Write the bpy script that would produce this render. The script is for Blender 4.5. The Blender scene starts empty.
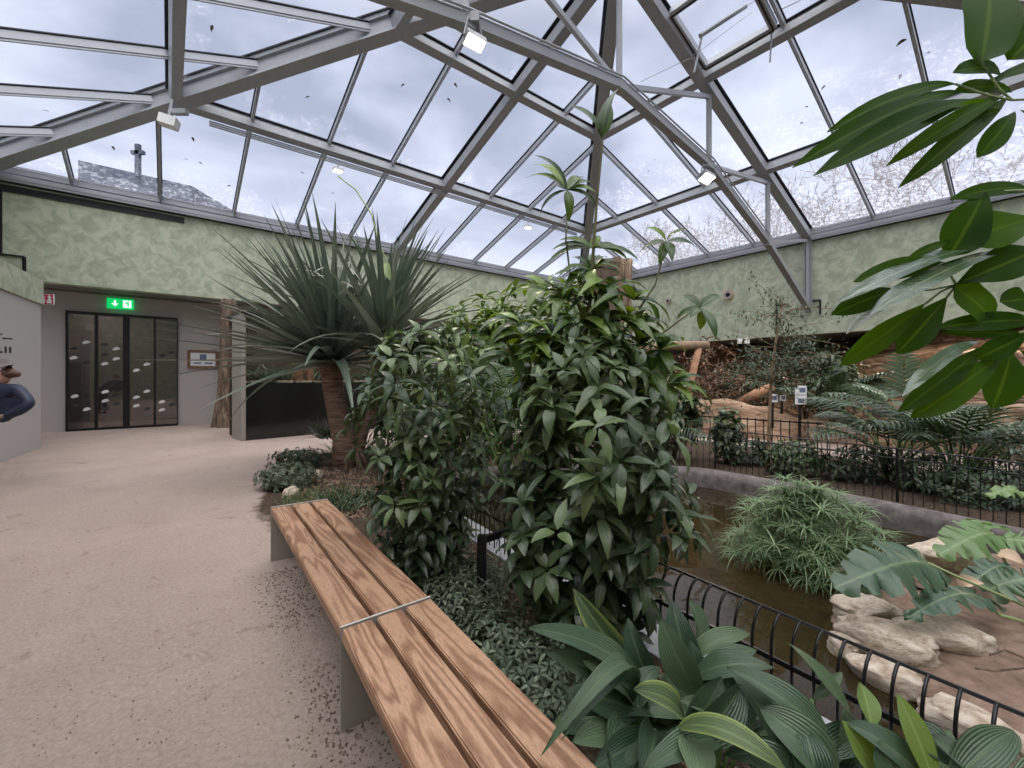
import bpy, bmesh, math, random
from mathutils import Vector, Matrix, noise
C = bpy.context.scene
COL = C.collection
R = random.Random(7)
PI = math.pi
F = 430.0; HZ = 378.0; CZ = 1.53
# ------------------------------------------------------------------ camera
cam = bpy.data.cameras.new('camera'); camo = bpy.data.objects.new('camera', cam); COL.objects.link(camo)
cam.sensor_fit = 'HORIZONTAL'; cam.sensor_width = 36; cam.lens = 36*F/1024; cam.shift_y = (HZ-384)/1024
cam.clip_start = .05; cam.clip_end = 500
camo.location = (0, 0, CZ); camo.rotation_euler = (PI/2, 0, 0); C.camera = camo
# ------------------------------------------------------------------ world (overcast sky, brighter overhead)
w = bpy.data.worlds.new('world'); C.world = w; w.use_nodes = True
nt = w.node_tree; nt.nodes.clear(); N = nt.nodes.new; L_ = nt.links.new
out = N('ShaderNodeOutputWorld'); bg = N('ShaderNodeBackground'); L_(bg.outputs[0], out.inputs[0])
tc = N('ShaderNodeTexCoord'); mp = N('ShaderNodeMapping'); L_(tc.outputs['Generated'], mp.inputs[0]); mp.inputs['Scale'].default_value = (1.5, 1.5, 3.2)
n1 = N('ShaderNodeTexNoise'); n1.inputs['Scale'].default_value = 2.1; n1.inputs['Detail'].default_value = 7; n1.inputs['Roughness'].default_value = .5
n1.inputs['Distortion'].default_value = .3
L_(mp.outputs[0], n1.inputs['Vector'])
rp = N('ShaderNodeValToRGB'); L_(n1.outputs['Fac'], rp.inputs[0])
e = rp.color_ramp.elements; e[0].position = .36; e[0].color = (.40, .44, .57, 1); e[1].position = .66; e[1].color = (.72, .77, .90, 1)
m_ = e.new(.5); m_.color = (.56, .60, .75, 1)
sp = N('ShaderNodeSeparateXYZ'); L_(tc.outputs['Generated'], sp.inputs[0])
mr = N('ShaderNodeMapRange'); L_(sp.outputs['Z'], mr.inputs[0]); mr.interpolation_type = 'SMOOTHSTEP'
mr.inputs['From Min'].default_value = .62; mr.inputs['From Max'].default_value = .95; mr.inputs['To Min'].default_value = 1.0; mr.inputs['To Max'].default_value = 4.5
m2 = N('ShaderNodeMapRange'); L_(sp.outputs['Z'], m2.inputs[0]); m2.inputs['From Min'].default_value = .6; m2.inputs['From Max'].default_value = .9; m2.inputs['To Max'].default_value = .9
mxw = N('ShaderNodeMix'); mxw.data_type = 'RGBA'; L_(m2.outputs[0], mxw.inputs['Factor']); L_(rp.outputs[0], mxw.inputs['A']); mxw.inputs['B'].default_value = (.74, .72, .705, 1)
L_(mxw.outputs['Result'], bg.inputs[0]); L_(mr.outputs[0], bg.inputs[1])
sun = bpy.data.lights.new('soft_sun', 'SUN'); sun.energy = 2.0; sun.angle = math.radians(75); sun.color = (1, .95, .90)
so = bpy.data.objects.new('soft_sun', sun); COL.objects.link(so); so.rotation_euler = (math.radians(48), math.radians(-6), math.radians(8))
C.view_settings.view_transform = 'Standard'; C.view_settings.look = 'None'; C.view_settings.exposure = 0.30
C.view_settings.gamma = 1; C.view_settings.use_curve_mapping = False
C.cycles.max_bounces = 8; C.cycles.transparent_max_bounces = 24
# ------------------------------------------------------------------ helpers
def V(*a): return Vector(a)
def at(px, py, d): return Vector(((px-512)/F*d, d, CZ+(HZ-py)/F*d))
def gp(px, py, Z=0):
    y = F*(CZ-Z)/(py-HZ); return Vector(((px-512)/F*y, y, Z))
class MB:
    def __init__(s): s.v = []; s.f = []; s.c = []; s.hasc = False; s.uv = []
    def add(s, vs, fs, col=None):
        o = len(s.v); s.v += [tuple(p) for p in vs]; s.f += [tuple(i+o for i in f) for f in fs]
        if col is None: s.c += [(0.5, 0.5, 0.5, 1)]*len(vs)
        else: s.c += col; s.hasc = True
    def build(s, name, mat, parent=None, smooth=False, loc=None):
        me = bpy.data.meshes.new(name)
        if loc is not None: s.v = [(p[0]-loc[0], p[1]-loc[1], p[2]-loc[2]) for p in s.v]
        me.from_pydata(s.v, [], s.f); me.update()
        if s.hasc:
            a = me.attributes.new('lf', 'FLOAT_COLOR', 'POINT'); a.data.foreach_set('color', [x for c in s.c for x in c])
        if smooth: me.polygons.foreach_set('use_smooth', [True]*len(me.polygons))
        me.materials.append(mat)
        o = bpy.data.objects.new(name, me); COL.objects.link(o)
        if loc is not None: o.location = loc
        if parent is not None:
            o.parent = parent
            if loc is None: o.matrix_parent_inverse = Matrix.Translation(parent.location).inverted()
        return o
    def box(s, c, sz, ax=None, ay=None, az=None):
        ax = ax or V(1, 0, 0); ay = ay or V(0, 1, 0); az = az or V(0, 0, 1); c = Vector(c)
        vs = [c+ax*(sx*sz[0]/2)+ay*(sy*sz[1]/2)+az*(sz_*sz[2]/2) for sx in (-1, 1) for sy in (-1, 1) for sz_ in (-1, 1)]
        s.add(vs, [(0, 1, 3, 2), (4, 6, 7, 5), (0, 4, 5, 1), (2, 3, 7, 6), (0, 2, 6, 4), (1, 5, 7, 3)])
    def bar(s, a, b, wd, h, up=None, lo=None):
        # box from a to b; width wd sideways, height h; lo = offset of the underside (None: centred)
        a = Vector(a); b = Vector(b); d = (b-a); ln = d.length; d.normalize()
        up = up or V(0, 0, 1); sd = d.cross(up)
        if sd.length < 1e-4: sd = d.cross(V(1, 0, 0))
        sd.normalize(); u = sd.cross(d).normalized()
        c = (a+b)/2
        if lo is not None: c = c+u*(lo+h/2)
        s.box(c, (wd, ln, h), sd, d, u)
    def tube(s, pts, rad, n=8, cap=True):
        pts = [Vector(p) for p in pts]; m = len(pts)
        rr = rad if isinstance(rad, (list, tuple)) else [rad]*m
        vs = []; prev = None
        for i, p in enumerate(pts):
            d = (pts[min(i+1, m-1)]-pts[max(i-1, 0)])
            d = d.normalized() if d.length > 1e-7 else V(0, 0, 1)
            if prev is None:
                a = d.cross(V(0, 0, 1));
                if a.length < .05: a = d.cross(V(1, 0, 0))
            else: a = prev-d*prev.dot(d)
            a.normalize(); prev = a; b = d.cross(a)
            for k in range(n):
                t = 2*PI*k/n; vs.append(p+(a*math.cos(t)+b*math.sin(t))*rr[i])
        fs = [(i*n+k, i*n+(k+1) % n, (i+1)*n+(k+1) % n, (i+1)*n+k) for i in range(m-1) for k in range(n)]
        if cap: fs += [tuple(range(n-1, -1, -1)), tuple(range((m-1)*n, m*n))]
        s.add(vs, fs)
    def prism(s, poly, z0, z1):
        n = len(poly); vs = [(p[0], p[1], z0) for p in poly]+[(p[0], p[1], z1) for p in poly]
        s.add(vs, [tuple(range(n-1, -1, -1)), tuple(range(n, 2*n))]+[(i, (i+1) % n, n+(i+1) % n, n+i) for i in range(n)])
    def extr(s, poly, o, ax, ay, th):
        # flat outline (2d) placed at o in plane ax, ay and given thickness th along ax x ay
        o = Vector(o); nz = ax.cross(ay).normalized(); n = len(poly)
        vs = [o+ax*p[0]+ay*p[1] for p in poly]; vs += [v+nz*th for v in vs]
        s.add(vs, [tuple(range(n-1, -1, -1)), tuple(range(n, 2*n))]+[(i, (i+1) % n, n+(i+1) % n, n+i) for i in range(n)])
# leaves -------------------------------------------------------------
def prof(kind, t):
    if kind == 'ovate': return max(0.02, math.sin(PI*t**.8)**.85*(1-.25*t)*1.12) if 0 < t < 1 else .02
    if kind == 'lance': return max(.015, math.sin(PI*t**.9)**.75) if 0 < t < 1 else .015
    if kind == 'obov': return max(.03, math.sin(PI*t**1.35)**.7) if 0 < t < 1 else .03
    if kind == 'strap': return (.75+.25*math.sin(PI*min(1, t*1.6)))*(1-t**2.2)+.01
    if kind == 'round': return max(.05, math.sin(PI*t)**.5) if 0 < t < 1 else .05
    return 1
def leaf(mb, p, d, up, L, W, kind='ovate', bend=.6, fold=.25, n=5, rnd=None, wave=0.0):
    d = d.normalized(); sd = d.cross(up)
    if sd.length < 1e-3: sd = d.cross(V(1, .3, 0))
    sd.normalize(); u = sd.cross(d); r = R.random() if rnd is None else rnd
    vs = []; cs = []; c = Vector(p); ph = R.random()*6
    for i in range(n+1):
        t = i/n; a = bend*t; dd = d*math.cos(a)-u*math.sin(a); nn = u*math.cos(a)+d*math.sin(a)
        if i: c = c+dd*(L/n)
        wv = prof(kind, t)*W/2; f = nn*(fold*wv)
        wz = nn*(wave*W*math.sin(t*9+ph))
        vs += [c-sd*wv+f+wz, c, c+sd*wv+f-wz]
        cs += [(r, 1, t, 1), (r, 0, t, 1), (r, 1, t, 1)]
    fs = []
    for i in range(n):
        o = i*3; fs += [(o, o+1, o+4, o+3), (o+1, o+2, o+5, o+4)]
    mb.add(vs, fs, cs)
def leaf2(mb, a, b, W, nrm, kind='lance', sag=0.1, fold=.2, n=8, rnd=None, wave=.02):
    # from base a to tip b, arching by sag (fraction of length) along nrm
    a = Vector(a); b = Vector(b); d = b-a; L = d.length; dn = d.normalized(); nrm = (nrm-dn*nrm.dot(dn)).normalized()
    r = R.random() if rnd is None else rnd; vs = []; cs = []; sd = dn.cross(nrm); ph = R.random()*6
    for i in range(n+1):
        t = i/n; c = a+d*t+nrm*(sag*L*4*t*(1-t)); nn = (nrm+dn*(-sag*4*(1-2*t))).normalized()
        wv = prof(kind, t)*W/2; f = nn*fold*wv; wz = nn*(wave*W*math.sin(t*8+ph))
        vs += [c-sd*wv+f+wz, c-sd*wv*.5+f*.35, c, c+sd*wv*.5+f*.35, c+sd*wv+f-wz]
        cs += [(r, 1, t, 1), (r, .5, t, 1), (r, 0, t, 1), (r, .5, t, 1), (r, 1, t, 1)]
    fs = []
    for i in range(n):
        for k in range(4):
            o = i*5+k; fs.append((o, o+1, o+6, o+5))
    mb.add(vs, fs, cs)
def rvec(): 
    while True:
        v = V(R.uniform(-1, 1), R.uniform(-1, 1), R.uniform(-1, 1))
        if .05 < v.length < 1: return v.normalized()
def whorl(mb, p, ax, n, L, W, kind='ovate', spread=1.2, bend=.7, fold=.25, seg=4, rnd=None):
    ax = ax.normalized(); a = ax.cross(V(0, 0, 1))
    if a.length < .05: a = ax.cross(V(1, 0, 0))
    a.normalize(); b = ax.cross(a); t0 = R.random()*6
    for k in range(n):
        t = t0+2*PI*k/n+R.uniform(-.35, .35); sv = a*math.cos(t)+b*math.sin(t); s_ = spread*R.uniform(.7, 1.2)
        d = ax*math.cos(s_)+sv*math.sin(s_)
        leaf(mb, p+d*L*.08, d, ax*.6+V(0, 0, 1), L*R.uniform(.7, 1.15), W*R.uniform(.8, 1.1), kind, bend*R.uniform(.5, 1.4), fold, seg, rnd)
def frond(mb, p, d, L, nl, ll, lw, droop=1.1, up=None, lift=.5):
    # pinnate palm frond: arching rachis with leaflets on both sides
    d = d.normalized(); up = up or V(0, 0, 1); sd = d.cross(up).normalized(); u = sd.cross(d); c = Vector(p); st = []; rr = R.random()
    for i in range(nl+1):
        t = i/nl; a = droop*t; dd = d*math.cos(a)-u*math.sin(a); nn = u*math.cos(a)+d*math.sin(a); c = c+dd*(L/nl); st.append(c.copy())
        if t > .18:
            le = ll*(math.sin(PI*(t*.8+.12))**.6)
            for s_ in (-1, 1):
                leaf(mb, c, dd*.75+sd*s_*.9+nn*lift*.4, nn, le*R.uniform(.85, 1.1), lw, 'strap', .9, .3, 4, min(1, max(0, rr+R.uniform(-.15, .15))))
    return st
# objects -------------------------------------------------------------
def tag(o, label=None, cat=None, group=None, kind=None):
    if label: o['label'] = label
    if cat: o['category'] = cat
    if group: o['group'] = group
    if kind: o['kind'] = kind
    return o
def empty(name, loc, label=None, cat=None, group=None, kind=None):
    o = bpy.data.objects.new(name, None); COL.objects.link(o); o.location = loc; o.empty_display_size = .1
    return tag(o, label, cat, group, kind)
# ------------------------------------------------------------------ materials
def nmat(name):
    m = bpy.data.materials.new(name); m.use_nodes = True; nt = m.node_tree
    return m, nt, nt.nodes['Principled BSDF'], nt.nodes['Material Output']
def plain(name, col, rough=.6, metal=0, emit=None, es=0, spec=.5, bump=0, bs=40, var=0):
    m, nt, b, o = nmat(name); b.inputs['Base Color'].default_value = (*col, 1); b.inputs['Roughness'].default_value = rough
    b.inputs['Metallic'].default_value = metal; b.inputs['Specular IOR Level'].default_value = spec
    if emit: b.inputs['Emission Color'].default_value = (*emit, 1); b.inputs['Emission Strength'].default_value = es
    if bump or var:
        tc = nt.nodes.new('ShaderNodeTexCoord'); n = nt.nodes.new('ShaderNodeTexNoise'); n.inputs['Scale'].default_value = bs; n.inputs['Detail'].default_value = 6
        nt.links.new(tc.outputs['Object'], n.inputs['Vector'])
        if bump:
            bp = nt.nodes.new('ShaderNodeBump'); bp.inputs['Strength'].default_value = bump; bp.inputs['Distance'].default_value = .02
            nt.links.new(n.outputs['Fac'], bp.inputs['Height']); nt.links.new(bp.outputs[0], b.inputs['Normal'])
        if var:
            r = nt.nodes.new('ShaderNodeValToRGB'); r.color_ramp.elements[0].color = (*[c*(1-var) for c in col], 1); r.color_ramp.elements[1].color = (*[min(1, c*(1+var)) for c in col], 1)
            r.color_ramp.elements[0].position = .3; r.color_ramp.elements[1].position = .7
            nt.links.new(n.outputs['Fac'], r.inputs[0]); nt.links.new(r.outputs[0], b.inputs['Base Color'])
    return m
def ramped(name, stops, scale=5, detail=8, rough=.8, bump=.5, dist=.03, vec='Object', stretch=None, distort=0, rgh=.6, tex='noise', spec=.3):
    m, nt, b, o = nmat(name); tc = nt.nodes.new('ShaderNodeTexCoord'); mp = nt.nodes.new('ShaderNodeMapping')
    nt.links.new(tc.outputs[vec], mp.inputs[0])
    if stretch: mp.inputs['Scale'].default_value = stretch
    n = nt.nodes.new('ShaderNodeTexNoise'); n.inputs['Scale'].default_value = scale; n.inputs['Detail'].default_value = detail
    n.inputs['Roughness'].default_value = rgh; n.inputs['Distortion'].default_value = distort
    nt.links.new(mp.outputs[0], n.inputs['Vector'])
    r = nt.nodes.new('ShaderNodeValToRGB'); el = r.color_ramp.elements
    el[0].position, el[0].color = stops[0][0], (*stops[0][1], 1); el[1].position, el[1].color = stops[-1][0], (*stops[-1][1], 1)
    for p, c in stops[1:-1]: x = el.new(p); x.color = (*c, 1)
    nt.links.new(n.outputs['Fac'], r.inputs[0]); nt.links.new(r.outputs[0], b.inputs['Base Color'])
    b.inputs['Roughness'].default_value = rough; b.inputs['Specular IOR Level'].default_value = spec
    if bump:
        bp = nt.nodes.new('ShaderNodeBump'); bp.inputs['Strength'].default_value = bump; bp.inputs['Distance'].default_value = dist
        nt.links.new(n.outputs['Fac'], bp.inputs['Height']); nt.links.new(bp.outputs[0], b.inputs['Normal'])
    return m
def leafmat(name, dark, light, vein=None, rough=.38, trans=.3, edge=None, spec=.5, ribs=0):
    m, nt, b, o = nmat(name); Nn = nt.nodes.new; Lk = nt.links.new
    at_ = Nn('ShaderNodeAttribute'); at_.attribute_name = 'lf'; s = Nn('ShaderNodeSeparateColor'); Lk(at_.outputs['Color'], s.inputs[0])
    r = Nn('ShaderNodeValToRGB'); r.color_ramp.elements[0].color = (*dark, 1); r.color_ramp.elements[1].color = (*light, 1)
    md = r.color_ramp.elements.new(.72); md.color = (*[a*.62+c*.38 for a, c in zip(dark, light)], 1)
    Lk(s.outputs[0], r.inputs[0]); last = r.outputs[0]
    if vein:
        mr = Nn('ShaderNodeMapRange'); mr.inputs['From Min'].default_value = 0; mr.inputs['From Max'].default_value = .12; mr.inputs['To Min'].default_value = .7; mr.inputs['To Max'].default_value = 0
        Lk(s.outputs[1], mr.inputs[0]); mx = Nn('ShaderNodeMix'); mx.data_type = 'RGBA'; Lk(mr.outputs[0], mx.inputs['Factor']); Lk(last, mx.inputs['A']); mx.inputs['B'].default_value = (*vein, 1); last = mx.outputs['Result']
    if edge:
        mr = Nn('ShaderNodeMapRange'); mr.inputs['From Min'].default_value = .6; mr.inputs['From Max'].default_value = 1.0; mr.inputs['To Max'].default_value = .55
        Lk(s.outputs[1], mr.inputs[0]); mx = Nn('ShaderNodeMix'); mx.data_type = 'RGBA'; Lk(mr.outputs[0], mx.inputs['Factor']); Lk(last, mx.inputs['A']); mx.inputs['B'].default_value = (*edge, 1); last = mx.outputs['Result']
    tcn = Nn('ShaderNodeTexCoord'); nn = Nn('ShaderNodeTexNoise'); nn.inputs['Scale'].default_value = 60; Lk(tcn.outputs['Object'], nn.inputs['Vector'])
    wv = Nn('ShaderNodeTexWave'); bp = Nn('ShaderNodeBump'); bp.inputs['Strength'].default_value = .25; bp.inputs['Distance'].default_value = .004
    if ribs:
        m1 = Nn('ShaderNodeMath'); m1.operation = 'MULTIPLY'; m1.inputs[1].default_value = ribs; Lk(s.outputs[1], m1.inputs[0]); m2 = Nn('ShaderNodeMath'); m2.operation = 'SINE'; Lk(m1.outputs[0], m2.inputs[0])
        m3 = Nn('ShaderNodeMath'); m3.operation = 'MULTIPLY_ADD'; m3.inputs[1].default_value = .35; Lk(m2.outputs[0], m3.inputs[0]); Lk(nn.outputs['Fac'], m3.inputs[2]); Lk(m3.outputs[0], bp.inputs['Height']); bp.inputs['Strength'].default_value = .5
    else: Lk(nn.outputs['Fac'], bp.inputs['Height'])
    Lk(bp.outputs[0], b.inputs['Normal']); nt.nodes.remove(wv)
    Lk(last, b.inputs['Base Color']); b.inputs['Roughness'].default_value = rough; b.inputs['Specular IOR Level'].default_value = spec
    tr = Nn('ShaderNodeBsdfTranslucent'); hs = Nn('ShaderNodeHueSaturation'); hs.inputs['Hue'].default_value = .475; hs.inputs['Saturation'].default_value = 1.25; hs.inputs['Value'].default_value = 1.5
    Lk(last, hs.inputs['Color']); Lk(hs.outputs[0], tr.inputs[0]); mxs = Nn('ShaderNodeMixShader'); mxs.inputs[0].default_value = trans
    Lk(b.outputs[0], mxs.inputs[1]); Lk(tr.outputs[0], mxs.inputs[2]); Lk(mxs.outputs[0], o.inputs[0])
    return m
M = {}
M['steel'] = plain('painted_steel', (.30, .31, .33), .42, spec=.45, bump=.05, bs=8, var=.07)
M['steel_l'] = plain('aluminium_bar', (.37, .38, .41), .4, .25)
M['gasket'] = plain('black_gasket', (.015, .015, .02), .6)
M['black'] = plain('black_metal', (.012, .012, .014), .4, .3)
M['fence'] = plain('dark_fence_metal', (.02, .02, .022), .32, .5)
M['grey_wall'] = plain('grey_render_wall', (.42, .39, .37), .85, bump=.15, bs=60, var=.04)
M['pier'] = plain('pale_grey_render', (.46, .44, .43), .85, bump=.12, bs=50, var=.03)
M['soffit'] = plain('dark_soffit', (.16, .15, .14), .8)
M['plate'] = plain('beige_powder_coat', (.30, .27, .245), .5)
M['plate_edge'] = plain('pale_steel_edge', (.62, .58, .54), .4, .3)
M['white'] = plain('white_plastic', (.75, .75, .74), .4)
M['lamp'] = plain('lamp_glow', (1, .9, .75), .5, emit=(1, .9, .76), es=9)
M['green_lit'] = plain('lit_exit_green', (0, .3, .06), .5, emit=(.0, .42, .10), es=1.1)
M['white_lit'] = plain('lit_exit_white', (.8, 1, .8), .5, emit=(.75, 1, .8), es=1.0)
M['red'] = plain('fire_sign_red', (.45, .02, .05), .5)
M['paper'] = plain('white_paper', (.72, .73, .74), .6)
M['ink'] = plain('dark_ink', (.03, .03, .035), .6)
M['bluegrey'] = plain('printed_picture', (.12, .16, .25), .6, bs=30, var=.6)
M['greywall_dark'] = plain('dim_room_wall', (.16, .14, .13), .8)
M['wood_frame'] = plain('brown_wood_frame', (.20, .10, .06), .5, bs=20, var=.3)
M['soil'] = ramped('dark_soil', [(.3, (.025, .017, .012)), (.55, (.07, .05, .035)), (.75, (.16, .12, .09))], 30, 10, .95, 1, .03)
M['soil_l'] = plain('soil_crumb', (.16, .115, .09), .95)
M['litter'] = plain('leaf_litter_brown', (.20, .13, .09), .9, bs=3, var=.6)
M['rock'] = ramped('sandstone_boulder', [(.30, (.16, .11, .075)), (.42, (.46, .35, .26)), (.54, (.66, .56, .46)), (.70, (.78, .72, .64))], 11, 14, .85, 1, .03, stretch=(1, 1, 2.0), distort=.5, rgh=.75)
M['cliff'] = ramped('brown_artificial_rock', [(.28, (.035, .022, .015)), (.48, (.17, .10, .06)), (.62, (.36, .24, .16)), (.78, (.55, .42, .30))], 1.6, 12, .9, 1, .12, stretch=(1, 1, 3.2), distort=1.2, vec='Object')
M['cliff2'] = ramped('pale_brown_rock_wall', [(.28, (.10, .06, .04)), (.48, (.30, .19, .125)), (.65, (.46, .33, .23))], 1.8, 12, .9, 1, .1, stretch=(1, 1, 3.5), distort=1.0, vec='Object')
M['kerb'] = ramped('worn_concrete_kerb', [(.3, (.07, .058, .055)), (.55, (.15, .13, .128)), (.8, (.22, .195, .19))], 7, 10, .8, .5, .01)
M['bark'] = ramped('fluted_bark', [(.3, (.05, .035, .025)), (.5, (.16, .11, .08)), (.7, (.34, .26, .20))], 5, 10, .9, 1, .05, stretch=(3, 3, .35), distort=.4)
M['bark_l'] = ramped('pale_stem_bark', [(.3, (.16, .11, .07)), (.6, (.32, .22, .15))], 14, 8, .9, .6, .01, stretch=(1, 1, .4))
M['bark_p'] = ramped('screw_pine_bark', [(.3, (.10, .06, .045)), (.5, (.24, .15, .11)), (.7, (.36, .26, .2))], 7, 8, .85, 1, .03, stretch=(.5, .5, 5))
M['twig'] = plain('green_brown_stem', (.13, .12, .06), .7)
M['stem_g'] = plain('green_stem', (.12, .20, .06), .5)
M['stem_y'] = plain('pale_green_petiole', (.28, .36, .16), .45)
M['log'] = plain('warm_timber', (.42, .22, .13), .7, bs=6, var=.3, bump=.3)
M['outbark'] = plain('bare_tree_bark', (.26, .22, .20), .9)
M['dead'] = plain('dry_brown_leaf', (.10, .06, .03), .8)
M['deadstraw'] = plain('dry_straw_leaf', (.50, .36, .25), .7)
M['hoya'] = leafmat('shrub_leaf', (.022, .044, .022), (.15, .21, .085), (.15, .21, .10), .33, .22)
M['hoya2'] = leafmat('bright_shrub_leaf', (.035, .075, .025), (.20, .30, .055), (.18, .27, .10), .33, .28)
M['aspi'] = leafmat('broad_strap_leaf', (.032, .065, .036), (.11, .165, .085), (.12, .18, .09), .34, .15, ribs=38)
M['aspi_y'] = leafmat('young_yellow_green_leaf', (.14, .22, .05), (.24, .33, .07), (.3, .4, .14), .36, .3, ribs=30)
M['aspi_e'] = leafmat('leaf_with_yellow_edge', (.05, .09, .04), (.10, .15, .06), (.2, .28, .1), .36, .2, edge=(.38, .45, .12), ribs=30)
M['pand'] = leafmat('grey_green_sword_leaf', (.075, .105, .080), (.21, .25, .19), (.25, .29, .22), .30, .12)
M['palm'] = leafmat('dark_palm_leaf', (.016, .034, .016), (.10, .15, .08), (.12, .2, .08), .28, .15)
M['palm_g'] = leafmat('pale_palm_leaf', (.06, .10, .06), (.22, .29, .20), None, .3, .2)
M['scheff'] = leafmat('umbrella_tree_leaf', (.020, .062, .006), (.050, .125, .010), (.11, .19, .03), .5, .55, spec=.2)
M['scheff_sheen'] = leafmat('umbrella_leaf_sky_sheen', (.05, .09, .04), (.07, .12, .05), (.2, .25, .15), .22, .15, spec=1.0)  # paler leaf copy: sky sheen put into the colour, besides the gloss
M['papy'] = leafmat('sedge_leaf', (.09, .16, .07), (.34, .44, .25), None, .5, .3)
M['monst'] = leafmat('split_leaf', (.045, .09, .055), (.10, .16, .09), (.2, .28, .14), .3, .2)
M['monst_l'] = leafmat('pale_split_leaf', (.14, .24, .09), (.22, .33, .13), (.3, .4, .2), .35, .3)
M['darkleaf'] = leafmat('fine_dark_leaf', (.015, .03, .015), (.07, .11, .05), None, .5, .15)  # darkest of the leaf greens
M['greyleaf'] = leafmat('fine_grey_leaf', (.05, .075, .045), (.19, .23, .15), None, .5, .2)
M['brownleaf'] = leafmat('russet_leaf', (.06, .035, .02), (.24, .14, .08), None, .6, .2)
M['grass'] = leafmat('low_grass_leaf', (.05, .08, .03), (.20, .24, .11), None, .5, .2)
M['deadw'] = leafmat('pale_withered_leaf', (.38, .38, .34), (.55, .54, .48), None, .5, .2)
# green mottled plaster band
def band_mat():
    m, nt, b, o = nmat('mottled_green_plaster'); Nn = nt.nodes.new; Lk = nt.links.new
    tc = Nn('ShaderNodeTexCoord'); n = Nn('ShaderNodeTexNoise'); n.inputs['Scale'].default_value = 3.4; n.inputs['Detail'].default_value = 4; n.inputs['Roughness'].default_value = .6; n.inputs['Distortion'].default_value = .7
    Lk(tc.outputs['Object'], n.inputs['Vector']); r = Nn('ShaderNodeValToRGB'); el = r.color_ramp.elements
    el[0].position = .40; el[0].color = (.36, .405, .30, 1); el[1].position = .60; el[1].color = (.52, .555, .43, 1)
    x = el.new(.5); x.color = (.44, .49, .36, 1)
    Lk(n.outputs['Fac'], r.inputs[0]); Lk(r.outputs[0], b.inputs['Base Color']); b.inputs['Roughness'].default_value = .75; b.inputs['Specular IOR Level'].default_value = .3
    n2 = Nn('ShaderNodeTexNoise'); n2.inputs['Scale'].default_value = 9; n2.inputs['Distortion'].default_value = 1; Lk(tc.outputs['Object'], n2.inputs['Vector'])
    bp = Nn('ShaderNodeBump'); bp.inputs['Strength'].default_value = .3; bp.inputs['Distance'].default_value = .02; Lk(n2.outputs['Fac'], bp.inputs['Height']); Lk(bp.outputs[0], b.inputs['Normal'])
    return m
M['band'] = band_mat()
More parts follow.
